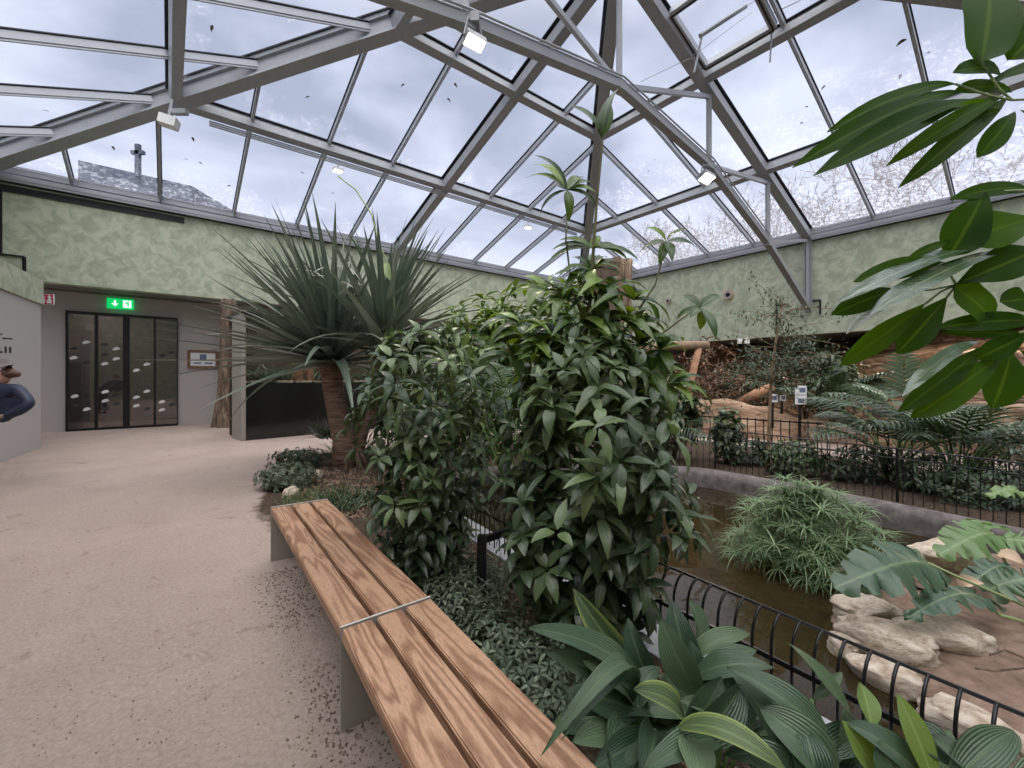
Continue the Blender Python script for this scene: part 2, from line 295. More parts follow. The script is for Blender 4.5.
# floor: sand / soil / bank mixed by zone attribute
def floor_mat():
    m, nt, b, o = nmat('sand_and_soil_ground'); Nn = nt.nodes.new; Lk = nt.links.new
    tc = Nn('ShaderNodeTexCoord'); a = Nn('ShaderNodeAttribute'); a.attribute_name = 'lf'; s = Nn('ShaderNodeSeparateColor'); Lk(a.outputs['Color'], s.inputs[0])
    def nz(sc, dt=8, ds=0, ro=.55):
        n = Nn('ShaderNodeTexNoise'); n.inputs['Scale'].default_value = sc; n.inputs['Detail'].default_value = dt; n.inputs['Distortion'].default_value = ds; n.inputs['Roughness'].default_value = ro
        Lk(tc.outputs['Object'], n.inputs['Vector']); return n
    def rp(src, st):
        r = Nn('ShaderNodeValToRGB'); el = r.color_ramp.elements; el[0].position, el[0].color = st[0][0], (*st[0][1], 1); el[1].position, el[1].color = st[-1][0], (*st[-1][1], 1)
        for p, c in st[1:-1]: x = el.new(p); x.color = (*c, 1)
        Lk(src, r.inputs[0]); return r.outputs[0]
    def mix(f, A, B, bt='MIX'):
        x = Nn('ShaderNodeMix'); x.data_type = 'RGBA'; x.blend_type = bt
        if hasattr(f, 'links') or hasattr(f, 'is_linked'): Lk(f, x.inputs['Factor'])
        else: x.inputs['Factor'].default_value = f
        Lk(A, x.inputs['A']); Lk(B, x.inputs['B']); return x.outputs['Result']
    big = nz(.9, 5, .5); fine = nz(45, 8, 0, .7); grit = nz(160, 4)
    sand = mix(.55, rp(big.outputs[0], [(.35, (.35, .27, .235)), (.65, (.46, .365, .32))]), rp(fine.outputs[0], [(.3, (.25, .185, .155)), (.7, (.53, .435, .385))]))
    # faint darker scuffs
    sc = nz(3.2, 9, 1.8, .6); scf = Nn('ShaderNodeMapRange'); Lk(sc.outputs[0], scf.inputs[0]); scf.inputs['From Min'].default_value = .60; scf.inputs['From Max'].default_value = .70; scf.inputs['To Max'].default_value = .55
    dk = Nn('ShaderNodeRGB'); dk.outputs[0].default_value = (.19, .14, .115, 1); sand = mix(scf.outputs[0], sand, dk.outputs[0])
    wv = nz(1.1, 3, .2)   # thin worn lines
    m1 = Nn('ShaderNodeMath'); m1.operation = 'SUBTRACT'; Lk(wv.outputs[0], m1.inputs[0]); m1.inputs[1].default_value = .5
    m2 = Nn('ShaderNodeMath'); m2.operation = 'ABSOLUTE'; Lk(m1.outputs[0], m2.inputs[0]); m3 = Nn('ShaderNodeMapRange'); Lk(m2.outputs[0], m3.inputs[0])
    m3.inputs['From Min'].default_value = 0; m3.inputs['From Max'].default_value = .002; m3.inputs['To Min'].default_value = .22; m3.inputs['To Max'].default_value = 0
    sand = mix(m3.outputs[0], sand, dk.outputs[0])
    soil = rp(nz(28, 10, 0, .7).outputs[0], [(.3, (.02, .014, .01)), (.52, (.075, .052, .038)), (.75, (.2, .15, .115))])
    bank = rp(nz(9, 10, .3, .65).outputs[0], [(.3, (.17, .11, .08)), (.6, (.33, .23, .175)), (.8, (.42, .32, .25))])
    pond = rp(nz(7, 8, .6, .6).outputs[0], [(.35, (.055, .038, .015)), (.55, (.14, .10, .045)), (.75, (.22, .17, .09))])
    ed = nz(5, 6, .4)
    def edge(ch):
        q = Nn('ShaderNodeMath'); q.operation = 'MULTIPLY_ADD'; Lk(ed.outputs[0], q.inputs[0]); q.inputs[1].default_value = .5; Lk(ch, q.inputs[2])
        r = Nn('ShaderNodeMapRange'); Lk(q.outputs[0], r.inputs[0]); r.inputs['From Min'].default_value = .68; r.inputs['From Max'].default_value = .84; return r.outputs[0]
    c = mix(edge(s.outputs[0]), sand, soil); c = mix(edge(s.outputs[1]), c, bank); c = mix(edge(s.outputs[2]), c, pond)
    Lk(c, b.inputs['Base Color']); b.inputs['Roughness'].default_value = .95; b.inputs['Specular IOR Level'].default_value = .15
    bp = Nn('ShaderNodeBump'); bp.inputs['Strength'].default_value = 1.0; bp.inputs['Distance'].default_value = .02
    ad = Nn('ShaderNodeMath'); ad.operation = 'ADD'; Lk(fine.outputs[0], ad.inputs[0]); mm = Nn('ShaderNodeMath'); mm.operation = 'MULTIPLY'; Lk(sc.outputs[0], mm.inputs[0]); mm.inputs[1].default_value = 1.6; Lk(mm.outputs[0], ad.inputs[1])
    Lk(ad.outputs[0], bp.inputs['Height']); Lk(bp.outputs[0], b.inputs['Normal'])
    return m
M['floor'] = floor_mat()
def wood_mat():
    m, nt, b, o = nmat('oiled_hardwood'); Nn = nt.nodes.new; Lk = nt.links.new
    tc = Nn('ShaderNodeTexCoord'); oi = Nn('ShaderNodeAttribute'); oi.attribute_name = 'lf'; mp = Nn('ShaderNodeMapping'); mp.inputs['Scale'].default_value = (1, .11, 1)
    ad = Nn('ShaderNodeVectorMath'); ad.operation = 'ADD'; Lk(tc.outputs['Object'], mp.inputs[0]); Lk(mp.outputs[0], ad.inputs[0])
    sc = Nn('ShaderNodeVectorMath'); sc.operation = 'SCALE'; Lk(oi.outputs['Color'], sc.inputs[0]); sc.inputs['Scale'].default_value = 7; Lk(sc.outputs[0], ad.inputs[1])
    n = Nn('ShaderNodeTexNoise'); n.inputs['Scale'].default_value = 7; n.inputs['Detail'].default_value = 2; n.inputs['Distortion'].default_value = .5; Lk(ad.outputs[0], n.inputs['Vector'])
    mu = Nn('ShaderNodeMath'); mu.operation = 'MULTIPLY'; Lk(n.outputs[0], mu.inputs[0]); mu.inputs[1].default_value = 55
    sn = Nn('ShaderNodeMath'); sn.operation = 'SINE'; Lk(mu.outputs[0], sn.inputs[0])
    r = Nn('ShaderNodeValToRGB'); el = r.color_ramp.elements; el[0].color = (.24, .125, .072, 1); el[1].color = (.43, .26, .165, 1); el[0].position = .0; el[1].position = .75
    mr = Nn('ShaderNodeMapRange'); mr.inputs['From Min'].default_value = -1; Lk(sn.outputs[0], mr.inputs[0]); Lk(mr.outputs[0], r.inputs[0])
    f = Nn('ShaderNodeTexNoise'); f.inputs['Scale'].default_value = 220; f.inputs['Detail'].default_value = 4; Lk(mp.outputs[0], f.inputs['Vector'])
    r2 = Nn('ShaderNodeValToRGB'); r2.color_ramp.elements[0].position = .3; r2.color_ramp.elements[0].color = (.62, .58, .55, 1); r2.color_ramp.elements[1].position = .6; r2.color_ramp.elements[1].color = (1, 1, 1, 1); Lk(f.outputs[0], r2.inputs[0])
    mx = Nn('ShaderNodeMix'); mx.data_type = 'RGBA'; mx.blend_type = 'MULTIPLY'; mx.inputs['Factor'].default_value = .8; Lk(r.outputs[0], mx.inputs['A']); Lk(r2.outputs[0], mx.inputs['B'])
    Lk(mx.outputs['Result'], b.inputs['Base Color']); b.inputs['Roughness'].default_value = .5; b.inputs['Specular IOR Level'].default_value = .35
    bp = Nn('ShaderNodeBump'); bp.inputs['Strength'].default_value = .25; bp.inputs['Distance'].default_value = .003; Lk(f.outputs[0], bp.inputs['Height']); Lk(bp.outputs[0], b.inputs['Normal'])
    return m
M['wood'] = wood_mat()
def glass(name, tint=(.93, .95, .97), refl=1.0, wet=False, rough=.0):
    m, nt, b, o = nmat(name); nt.nodes.remove(b); Nn = nt.nodes.new; Lk = nt.links.new
    tr = Nn('ShaderNodeBsdfTransparent'); tr.inputs[0].default_value = (*tint, 1); g = Nn('ShaderNodeBsdfGlossy'); g.inputs['Roughness'].default_value = rough
    fr = Nn('ShaderNodeLayerWeight'); pw = Nn('ShaderNodeMath'); pw.operation = 'POWER'; pw.inputs[1].default_value = 5; Lk(fr.outputs['Facing'], pw.inputs[0])
    mu = Nn('ShaderNodeMath'); mu.operation = 'MULTIPLY_ADD'; mu.inputs[1].default_value = .9*refl; mu.inputs[2].default_value = .03*refl; mu.use_clamp = True; Lk(pw.outputs[0], mu.inputs[0])
    mx = Nn('ShaderNodeMixShader'); Lk(mu.outputs[0], mx.inputs[0]); Lk(tr.outputs[0], mx.inputs[1]); Lk(g.outputs[0], mx.inputs[2]); last = mx.outputs[0]
    if wet:
        # condensation: clusters of small drops, mostly along the lower edge of each pane
        a = Nn('ShaderNodeAttribute'); a.attribute_name = 'lf'; s = Nn('ShaderNodeSeparateColor'); Lk(a.outputs['Color'], s.inputs[0])
        tc = Nn('ShaderNodeTexCoord'); n = Nn('ShaderNodeTexNoise'); n.inputs['Scale'].default_value = 1.1; n.inputs['Detail'].default_value = 5; Lk(tc.outputs['Object'], n.inputs['Vector'])
        n2 = Nn('ShaderNodeTexNoise'); n2.inputs['Scale'].default_value = 9; n2.inputs['Detail'].default_value = 8; n2.inputs['Roughness'].default_value = .75; Lk(tc.outputs['Object'], n2.inputs['Vector'])
        # wet amount = attr.r - attr.b + noise
        q = Nn('ShaderNodeMath'); q.operation = 'SUBTRACT'; Lk(s.outputs[0], q.inputs[0]); Lk(s.outputs[2], q.inputs[1])
        q2 = Nn('ShaderNodeMath'); q2.operation = 'ADD'; Lk(q.outputs[0], q2.inputs[0]); Lk(n.outputs[0], q2.inputs[1])
        q3 = Nn('ShaderNodeMapRange'); Lk(q2.outputs[0], q3.inputs[0]); q3.inputs['From Min'].default_value = .45; q3.inputs['From Max'].default_value = .9; q3.inputs['To Max'].default_value = 1
        d = Nn('ShaderNodeMapRange'); Lk(n2.outputs[0], d.inputs[0]); d.inputs['From Min'].default_value = .52; d.inputs['From Max'].default_value = .58
        q4 = Nn('ShaderNodeMath'); q4.operation = 'MULTIPLY'; Lk(q3.outputs[0], q4.inputs[0]); Lk(d.outputs[0], q4.inputs[1])
        q5 = Nn('ShaderNodeMath'); q5.operation = 'MULTIPLY_ADD'; Lk(q4.outputs[0], q5.inputs[0]); q5.inputs[1].default_value = .45
        q6 = Nn('ShaderNodeMath'); q6.operation = 'MULTIPLY'; Lk(q3.outputs[0], q6.inputs[0]); q6.inputs[1].default_value = .10; Lk(q6.outputs[0], q5.inputs[2])
        df = Nn('ShaderNodeBsdfTranslucent'); df.inputs[0].default_value = (.62, .63, .68, 1)
        m2 = Nn('ShaderNodeMixShader'); Lk(q5.outputs[0], m2.inputs[0]); Lk(last, m2.inputs[1]); Lk(df.outputs[0], m2.inputs[2]); last = m2.outputs[0]
    Lk(last, o.inputs[0]); return m
M['glass'] = glass('roof_glass', (.97, .98, .99), wet=True, refl=.35)
M['doorglass'] = glass('smoked_door_glass', (.62, .60, .60), 4.0)
M['vglass'] = glass('vitrine_glass', (.85, .87, .86), 1.2)
def water_mat():
    m, nt, b, o = nmat('brown_pond_water'); nt.nodes.remove(b); Nn = nt.nodes.new; Lk = nt.links.new
    tr = Nn('ShaderNodeBsdfTransparent'); tr.inputs[0].default_value = (.60, .50, .34, 1); g = Nn('ShaderNodeBsdfGlossy'); g.inputs['Roughness'].default_value = .04; g.inputs[0].default_value = (.8, .82, .85, 1)
    tc = Nn('ShaderNodeTexCoord'); n = Nn('ShaderNodeTexNoise'); n.inputs['Scale'].default_value = 5; Lk(tc.outputs['Object'], n.inputs['Vector'])
    bp = Nn('ShaderNodeBump'); bp.inputs['Strength'].default_value = .12; bp.inputs['Distance'].default_value = .02; Lk(n.outputs[0], bp.inputs['Height']); Lk(bp.outputs[0], g.inputs['Normal'])
    fw = Nn('ShaderNodeLayerWeight'); Lk(bp.outputs[0], fw.inputs['Normal']); pw = Nn('ShaderNodeMath'); pw.operation = 'POWER'; pw.inputs[1].default_value = 5; Lk(fw.outputs['Facing'], pw.inputs[0])
    fr = Nn('ShaderNodeMath'); fr.operation = 'MULTIPLY_ADD'; fr.inputs[1].default_value = .9; fr.inputs[2].default_value = .022; Lk(pw.outputs[0], fr.inputs[0])
    df = Nn('ShaderNodeBsdfDiffuse'); df.inputs[0].default_value = (.055, .040, .018, 1); md = Nn('ShaderNodeMixShader'); md.inputs[0].default_value = .45; Lk(tr.outputs[0], md.inputs[1]); Lk(df.outputs[0], md.inputs[2])
    mx = Nn('ShaderNodeMixShader'); Lk(fr.outputs[0], mx.inputs[0]); Lk(md.outputs[0], mx.inputs[1]); Lk(g.outputs[0], mx.inputs[2]); Lk(mx.outputs[0], o.inputs[0]); return m
M['water'] = water_mat()
# ------------------------------------------------------------------ hall frame of reference
C0 = V(3.88, 24.0, 0); eL = V(-.7815, -.6239, 0); eR = V(.6239, -.7815, 0); S = 21.84; H0 = 6.40; SL = .32; GO = .40
def hp(a, b, z=0): return C0+eL*a+eR*b+V(0, 0, z)
FACES = {  # name: (function (u along eave, s inward) -> point)
 'back_left': lambda u, s, z: hp(u, s, H0+SL*s+z),
 'back_right': lambda u, s, z: hp(s, u, H0+SL*s+z),
 'left': lambda u, s, z: hp(S-s, u, H0+SL*s+z),
 'near': lambda u, s, z: hp(u, S-s, H0+SL*s+z)}
LV = [0, .365*S/2, .70*S/2, S/2]      # purlin levels
US = [S*i/12 for i in range(13)]
def clipped(u): return min(u, S-u)
wn = 0
for fn, P in FACES.items():
    wn += 1
    root = empty('window_%d' % wn, P(S/2, 0, 0), kind='structure')
    nrm = (P(1, 0, 0)-P(0, 0, 0)).cross(P(S/2, 1, 0)-P(S/2, 0, 0)).normalized()
    if nrm.z < 0: nrm = -nrm
    # panes
    for i in range(12):
        for j in range(3):
            u0, u1 = US[i], US[i+1]; s0, s1 = LV[j], LV[j+1]
            poly = [(u0, s0), (u1, s0), (u1, s1), (u0, s1)]
            def clip(poly, fx):
                o = []
                for k in range(len(poly)):
                    a, b = poly[k], poly[(k+1) % len(poly)]; fa, fb = fx(a), fx(b)
                    if fa >= 0: o.append(a)
                    if (fa >= 0) != (fb >= 0): t = fa/(fa-fb); o.append((a[0]+(b[0]-a[0])*t, a[1]+(b[1]-a[1])*t))
                return o
            poly = clip(poly, lambda p: p[0]-p[1]+1e-6); poly = clip(poly, lambda p: S-p[0]-p[1]+1e-6)
            if len(poly) < 3: continue
            wet = {'back_right': (.62, .30, .0), 'back_left': (.18, .05, 0), 'left': (0, 0, 0), 'near': (0, 0, 0)}[fn][j]
            mb = MB(); top = [P(u, s, GO) for u, s in poly]; bot = [p+V(0, 0, .014) for p in top]; n = len(poly)
            cs = [(wet, 0, (s-s0)/(s1-s0)*.75, 1) for u, s in poly]
            mb.add(top+bot, [tuple(range(n)), tuple(range(2*n-1, n-1, -1))]+[(k, (k+1) % n, n+(k+1) % n, n+k) for k in range(n)], cs*2)
            mb.build('glass_pane', M['glass'], root)
    # glazing bars and mid rafter
    for i in range(1, 12):
        u = US[i]; s1 = clipped(u); mid = (i == 6)
        mb = MB()
        if mid: 
            mb.bar(P(u, 0, 0), P(u, s1, 0), .20, .28, nrm, .02); mb.bar(P(u, 0, 0), P(u, s1, 0), .10, GO-.30, nrm, .30); mb.bar(P(u, 0, 0), P(u, s1, 0), .26, .025, nrm, .0)
        else:
            mb.bar(P(u, 0.1, 0), P(u, s1, 0), .065, .13, nrm, GO-.17); mb.bar(P(u, 0.1, 0), P(u, s1, 0), .03, .05, nrm, GO-.21)
        mb.build('rafter' if mid else 'glazing_bar', M['steel'] if mid else M['steel_l'], root)
        g = MB(); g.bar(P(u, 0.1, 0), P(u, s1, 0), .30 if mid else .11, .022, nrm, GO-.03); g.build('gasket', M['gasket'], root)
    for j in (1, 2):
        s = LV[j]; mb = MB(); a, b = P(s, s, 0), P(S-s, s, 0)
        mb.bar(a, b, .15, .24, nrm, .04); mb.bar(a, b, .20, .025, nrm, .03); mb.bar(a, b, .08, .12, nrm, .27); mb.build('purlin', M['steel'], root)
        g = MB(); g.bar(a, b, .20, .022, nrm, GO-.03); g.build('gasket', M['gasket'], root)
    # eave beam in profile: upstand, ledge, gutter fascia
    mb = MB(); a, b = P(0, .0, 0), P(S, .0, 0)
    mb.bar(a, b, .34, .18, None, .03); mb.bar(P(0, .10, 0), P(S, .10, 0), .16, .14, None, .21); mb.bar(P(0, .19, 0), P(S, .19, 0), .03, .03, None, .33); mb.bar(P(0, .17, 0), P(S, .17, 0), .03, .10, None, .04); mb.build('eave_beam', M['steel_l'], root)
    mb = MB(); mb.bar(P(0, .06, 0), P(S, .06, 0), .16, .10, None, .0); mb.build('shadow_gap', M['gasket'], root)
# hips
root = empty('trim_1', hp(S/2, S/2, H0+SL*S/2), kind='structure')
for k, (a, b) in enumerate([(0, 0), (S, 0), (0, S), (S, S)]):
    A = hp(a, b, H0); B = hp(S/2, S/2, H0+SL*S/2); mb = MB(); big = (k == 1)
    if big:
        mb.bar(A, B, .16, .50, None, .02); mb.bar(A, B, .34, .035, None, .0); mb.bar(A, B, .30, .12, None, .36)
    else:
        mb.bar(A, B, .22, .32, None, .02); mb.bar(A, B, .30, .03, None, .0)
    mb.build('hip_beam', M['steel'], root)
    g = MB(); g.bar(A, B, .40, .025, None, .44); g.build('gasket', M['gasket'], root)
mb = MB(); mb.tube([hp(S/2, S/2, H0+SL*S/2-.1), hp(S/2, S/2, H0+SL*S/2+.4)], .34, 16); mb.build('apex_hub', M['steel'], root)
# ------------------------------------------------------------------ truss under the back-right / left ridge line
def tp(a, z, off=0): return hp(a, S/2+off, z)
root = empty('roof_truss', tp(S/2, 7.4), 'grey steel truss spanning the hall with kinked lower chord under the glass roof', 'truss')
nodes = [(0, 3.95), (S/6, 5.68), (S/3, 6.93), (S/2, 7.40), (2*S/3, 6.80), (5*S/6, 6.0), (S, 3.95)]
for i in range(6):
    a, b = nodes[i], nodes[i+1]; mb = MB(); A, B = tp(*a), tp(*b)
    for o in (-.065, .065):
        mb.bar(tp(a[0], a[1], o), tp(b[0], b[1], o), .045, .15)
    mb.bar(A, B, .15, .025, None, .05); mb.bar(A, B, .09, .025, None, -.075)
    mb.build('lower_chord', M['steel'], root)
def rz(a): return H0+SL*min(a, S-a)
for i in range(1, 6):
    a, z = nodes[i]; mb = MB(); mb.bar(tp(a, z), tp(a, rz(a)), .10, .10, V(1, 0, 0)); mb.box(tp(a, z), (.19, .22, .2), eR, eL); mb.build('strut', M['steel'], root)
for (a, z, a2) in [(S/6, 5.68, 0.25), (S/3, 6.93, S/6), (S/2, 7.40, S/3), (S/2, 7.40, 2*S/3), (2*S/3, 6.80, 5*S/6), (5*S/6, 6.0, S-.25)]:
    mb = MB(); mb.bar(tp(a, z), tp(a2, rz(a2)-.05), .08, .10); mb.build('strut', M['steel_l'], root)
for a in (0.12, S-.12):
    mb = MB(); mb.bar(tp(a, 3.9), tp(a, H0+.1), .10, .12, eR); mb.bar(tp(a, 3.9, .10), tp(a, H0, .10), .14, .02, eR); mb.bar(tp(a, 3.9, -.10), tp(a, H0, -.10), .14, .02, eR); mb.build('wall_post', M['steel_l'], root)
# ------------------------------------------------------------------ walls
def wall(name, a, b, z0, z1, th, mat, out):
    mb = MB(); a = Vector(a); b = Vector(b); c = (a+b)/2+out*(th/2); d = (b-a)
    mb.box(c+V(0, 0, (z0+z1)/2), (d.length, th, z1-z0), d.normalized(), out, V(0, 0, 1))
    return tag(mb.build(name, mat), kind='structure')
nL = -eR; nR = -eL      # outward normals of back-left, back-right
BL0 = 4.03; BR0 = 3.10
wall('wall_back_left', hp(-.3, 0), hp(S+.3, 0), BL0, H0+.1, .30, M['band'], nL)
wall('wall_back_right', hp(0, -.3), hp(0, S+.3), BR0, H0+.1, .30, M['band'], nR)
wall('wall_left', hp(S, -.3), hp(S, S+.3), 0, H0+.1, .30, M['band'], -nR)
wall('wall_near', hp(-.3, S), hp(S+.3, S), 0, H0+.1, .30, M['band'], -nL)
# recess behind the band
DD = 1.41
def dpt(t, z=0, off=0): return V(-12.76+.7815*t, 12.3+.6239*t, z)+eR*off     # along the door wall, off = towards the hall
D0 = dpt(-3); 
mb = MB()
T0, T1, DH = 0.0, 2.53, 3.46
def dwall(t0, t1, z0, z1, mb):
    mb.box((dpt((t0+t1)/2)+nL*.12)+V(0, 0, (z0+z1)/2), (t1-t0, .24, z1-z0), -eL, nL, V(0, 0, 1))
dwall(-3, T0, 0, 4.4, mb); dwall(T0, T1, DH, 4.4, mb); dwall(T1, 22.5, 0, 4.4, mb)
tag(mb.build('wall_door_side', M['grey_wall']), kind='structure')
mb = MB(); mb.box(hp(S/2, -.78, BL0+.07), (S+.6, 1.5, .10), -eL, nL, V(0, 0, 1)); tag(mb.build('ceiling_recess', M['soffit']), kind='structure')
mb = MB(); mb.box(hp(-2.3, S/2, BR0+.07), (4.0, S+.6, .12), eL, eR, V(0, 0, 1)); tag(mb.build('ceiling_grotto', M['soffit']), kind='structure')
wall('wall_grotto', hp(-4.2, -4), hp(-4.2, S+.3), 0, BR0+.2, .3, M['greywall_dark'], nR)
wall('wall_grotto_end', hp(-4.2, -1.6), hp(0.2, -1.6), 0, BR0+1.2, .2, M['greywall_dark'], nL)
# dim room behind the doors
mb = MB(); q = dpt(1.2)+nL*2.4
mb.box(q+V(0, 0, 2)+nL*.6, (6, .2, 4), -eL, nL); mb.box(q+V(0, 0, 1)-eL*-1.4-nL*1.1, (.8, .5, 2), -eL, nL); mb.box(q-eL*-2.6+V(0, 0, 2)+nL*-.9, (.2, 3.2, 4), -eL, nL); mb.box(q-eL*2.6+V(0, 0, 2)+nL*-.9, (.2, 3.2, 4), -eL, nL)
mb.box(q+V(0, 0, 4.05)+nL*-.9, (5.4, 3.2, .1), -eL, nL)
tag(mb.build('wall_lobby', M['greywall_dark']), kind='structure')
la = bpy.data.lights.new('lobby_fill_light', 'AREA'); la.size = 2.0; la.energy = 45; la.color = (1, .95, .9)  # unseen fill light added to brighten the room behind the doors
lo = bpy.data.objects.new('lobby_fill_light', la); COL.objects.link(lo); lo.location = dpt(.6, 3.9)+nL*1.5
# black slot under the left end of the eave and thin conduits on the bands
mb = MB(); mb.box(hp(S-1.9, .02, H0-.12), (4.6, .03, .17), -eL, nL); tag(mb.build('ventilation_slot', M['gasket'], None), 'long black ventilation slot high on the mottled green wall, left end', 'vent')
def conduit(pts, lab, nm='wall_conduit'):
    mb = MB()
    for a, b in zip(pts[:-1], pts[1:]): mb.bar(a, b, .05, .05, V(.3, .2, .9) if abs((Vector(b)-Vector(a)).z) < .5 else V(1, 0, 0))
    tag(mb.build(nm, M['black']), lab, 'conduit')
def onL(px, py):     # point on the back-left wall face through a pixel
    r = (px-512)/F; a = ((C0.x-r*C0.y)/(r*eL.y-eL.x)); p = hp(a, .03); p.z = CZ+(HZ-py)/F*p.y; return p
def onR(px, py):
    r = (px-512)/F; b = ((C0.x-r*C0.y)/(r*eR.y-eR.x)); p = hp(.03, b); p.z = CZ+(HZ-py)/F*p.y; return p
conduit([onL(0, 254)+eL*1, onL(24.5, 257), onL(24.5, 279)], 'bent black conduit on green wall above the low pier at far left')
conduit([onL(.5, 190), onL(.5, 254)], 'upright black joint strip at far left end of green wall')
conduit([onR(777, 326), onR(777, 305), onR(789, 304)], 'thin dark bracket left of the roof post on right green wall')
conduit([onR(808, 301), onR(820.5, 300), onR(820.5, 314)], 'thin dark bracket right of the roof post on right green wall')
for px, py, r_, lb in ((729, 295, .20, 'round cream loudspeaker with black centre high on right green wall'), (669, 301, .13, 'small round cream fitting on right green wall half behind leaves')):
    p = onR(px, py)-nR*.0; root = empty('wall_speaker', p, lb, 'loudspeaker')
    mb = MB(); mb.tube([p, p-nR*.06], r_, 24); mb.build('rim', M['deadstraw'], root)
    mb = MB(); mb.tube([p-nR*.05, p-nR*.075], r_*.8, 24); mb.build('ring', M['grey_wall'], root)
    mb = MB(); mb.tube([p-nR*.07, p-nR*.085], r_*.45, 20); mb.build('cone', M['black'], root)
# ------------------------------------------------------------------ left pier (boxed wall with text)
pc = V(-10.3, 9.4, 0); pd = V(.545, -.8385, 0); pn = V(-.8385, -.545, 0)
mb = MB(); mb.box(pc+pd*5+pn*1.0+V(0, 0, 3.13/2), (10, 2.0, 3.13), pd, pn); tag(mb.build('wall_pier', M['pier']), kind='structure')
mb = MB(); mb.box(pc+pd*5+pn*.985+V(0, 0, 3.40), (10.06, 2.04, .52), pd, pn); tag(mb.build('trim_2', M['band']), kind='structure')
# lettering on the pier
root = empty('wall_lettering', pc+pd*2.2+V(0, 0, 1.6), 'dark printed lettering on the grey pier wall at the left edge', 'lettering')
def onP(px, py):
    r = (px-512)/F; s = (pc.x-r*pc.y)/(r*pd.y-pd.x); p = pc+pd*s; p.z = CZ+(HZ-py)/F*p.y; return p
def strip(px0, px1, py0, py1, mat, nm):
    a, b = onP(px0, py0), onP(px1, py1); c = (a+b)/2-pn*.004
    hh = abs(py1-py0)/F*c.y; ww = (V(a.x, a.y, 0)-V(b.x, b.y, 0)).length
    mb = MB(); mb.box(c, (ww, .006, hh), pd, pn); mb.build(nm, mat, root)
for a in ((4.5, 6.3, 346.5, 353), (9, 10.8, 347, 353), (0, 2, 351, 353)): strip(*a, M['ink'], 'letter')
for a in ((2.5, 5, 337.5, 339), (5.5, 8, 338, 339), (8.5, 12.5, 338.3, 339.3), (0, 2, 333.5, 335)): strip(*a, M['ink'], 'letter')
for a in ((0, 9, 359.5, 360.1), (0, 8, 361.8, 362.4), (0, 5, 366.5, 367), (16, 19, 383, 383.5)): strip(*a, M['plate'], 'small_line')
# fire sign hanging beside the pier corner
c = at(47.5, 299.5, 9.75); root = empty('fire_sign', c, 'small red and white fire equipment sign projecting beside the pier corner', 'sign')
mb = MB(); mb.box(c, (.30, .02, .235)); mb.build('panel', M['paper'], root)
mb = MB(); mb.box(c+V(0, -.012, 0), (.28, .01, .215)); mb.build('red_field', M['red'], root)
mb = MB(); mb.tube([c+V(-.07, -.02, -.09), c+V(-.07, -.02, .02)], .035, 10); mb.bar(c+V(-.10, -.02, .05), c+V(-.03, -.02, .06), .03, .02); mb.extr([(.02, -.09), (.12, -.09), (.12, -.02), (.09, .0), (.12, .03), (.07, .09), (.03, .05), (.06, .0), (.02, -.03)], c+V(0, -.026, 0), V(1, 0, 0), V(0, 0, 1), .008); mb.build('symbol', M['paper'], root)
mb = MB(); mb.bar(c+V(-.3, .02, .06), c+V(-.1, .02, .06), .03, .03); mb.build('bracket', M['white'], root)
# ------------------------------------------------------------------ sliding glass doors
root = empty('door_1', dpt(1.2), kind='structure')
def dpx(px): r = (px-512)/F; return (12.76+r*12.3)/(.7815-r*.6239)
cuts = [T0, dpx(96.5), dpx(126.5), dpx(155), T1]
mb = MB()
dd = -eL
def dbox(mb, t0, t1, z0, z1, th, off): mb.box(dpt((t0+t1)/2, (z0+z1)/2, off), (t1-t0, th, z1-z0), dd, eR)
dbox(mb, T0, T1, 3.38, DH, .14, .02); dbox(mb, T0, T1, 0, .07, .14, .02); dbox(mb, T0, T0+.05, 0, DH, .14, .02); dbox(mb, T1-.03, T1, 0, DH, .14, .02)
mb.build('door_frame', M['black'], root)
for i, wd in ((1, .08), (2, .16), (3, .06)):
    mb = MB(); dbox(mb, cuts[i]-wd/2, cuts[i]+wd/2, .05, 3.4, .08, .03); mb.build('door_stile', M['black'], root)
for i in range(4):
    mb = MB(); dbox(mb, cuts[i]+.03, cuts[i+1]-.03, .06, 3.39, .012, .03); mb.build('glass_panel', M['doorglass'], root)
dots = [(74,348.5,0),(86.5,342.5,1),(74,358,1),(86.5,362.5,0),(74.5,367.5,0),(86.5,390.5,0),(75,396.5,1),(86.5,400,0),(75,406,0),(87,409.5,1),
 (105,345,0),(116.5,349,1),(105,354.5,0),(116.5,359,1),(105,364,1),(105.5,392,1),(116.5,395,0),(105.5,401,1),(117,404,0),(105.5,409,0),
 (136.5,370.5,1),(147,364.5,1),(136.5,397.5,1),(147,391.5,1),(136.5,406,1),(147.5,409,0),(162,402,1),(172,405,0),(162,410,1),(172,352.5,0),(162,356,0)]
for px, py, wh in dots:
    t = dpx(px); p = dpt(t, 0, .045); p.z = CZ+(HZ-py)/F*p.y
    mb = MB(); mb.extr([(.085*math.cos(k*PI/5), .045*math.sin(k*PI/5)+.02*math.sin(k*.9)) for k in range(10)], p, dd, V(0, 0, 1), .003); mb.build('leaf_sticker', M['paper'] if wh else M['ink'], root)
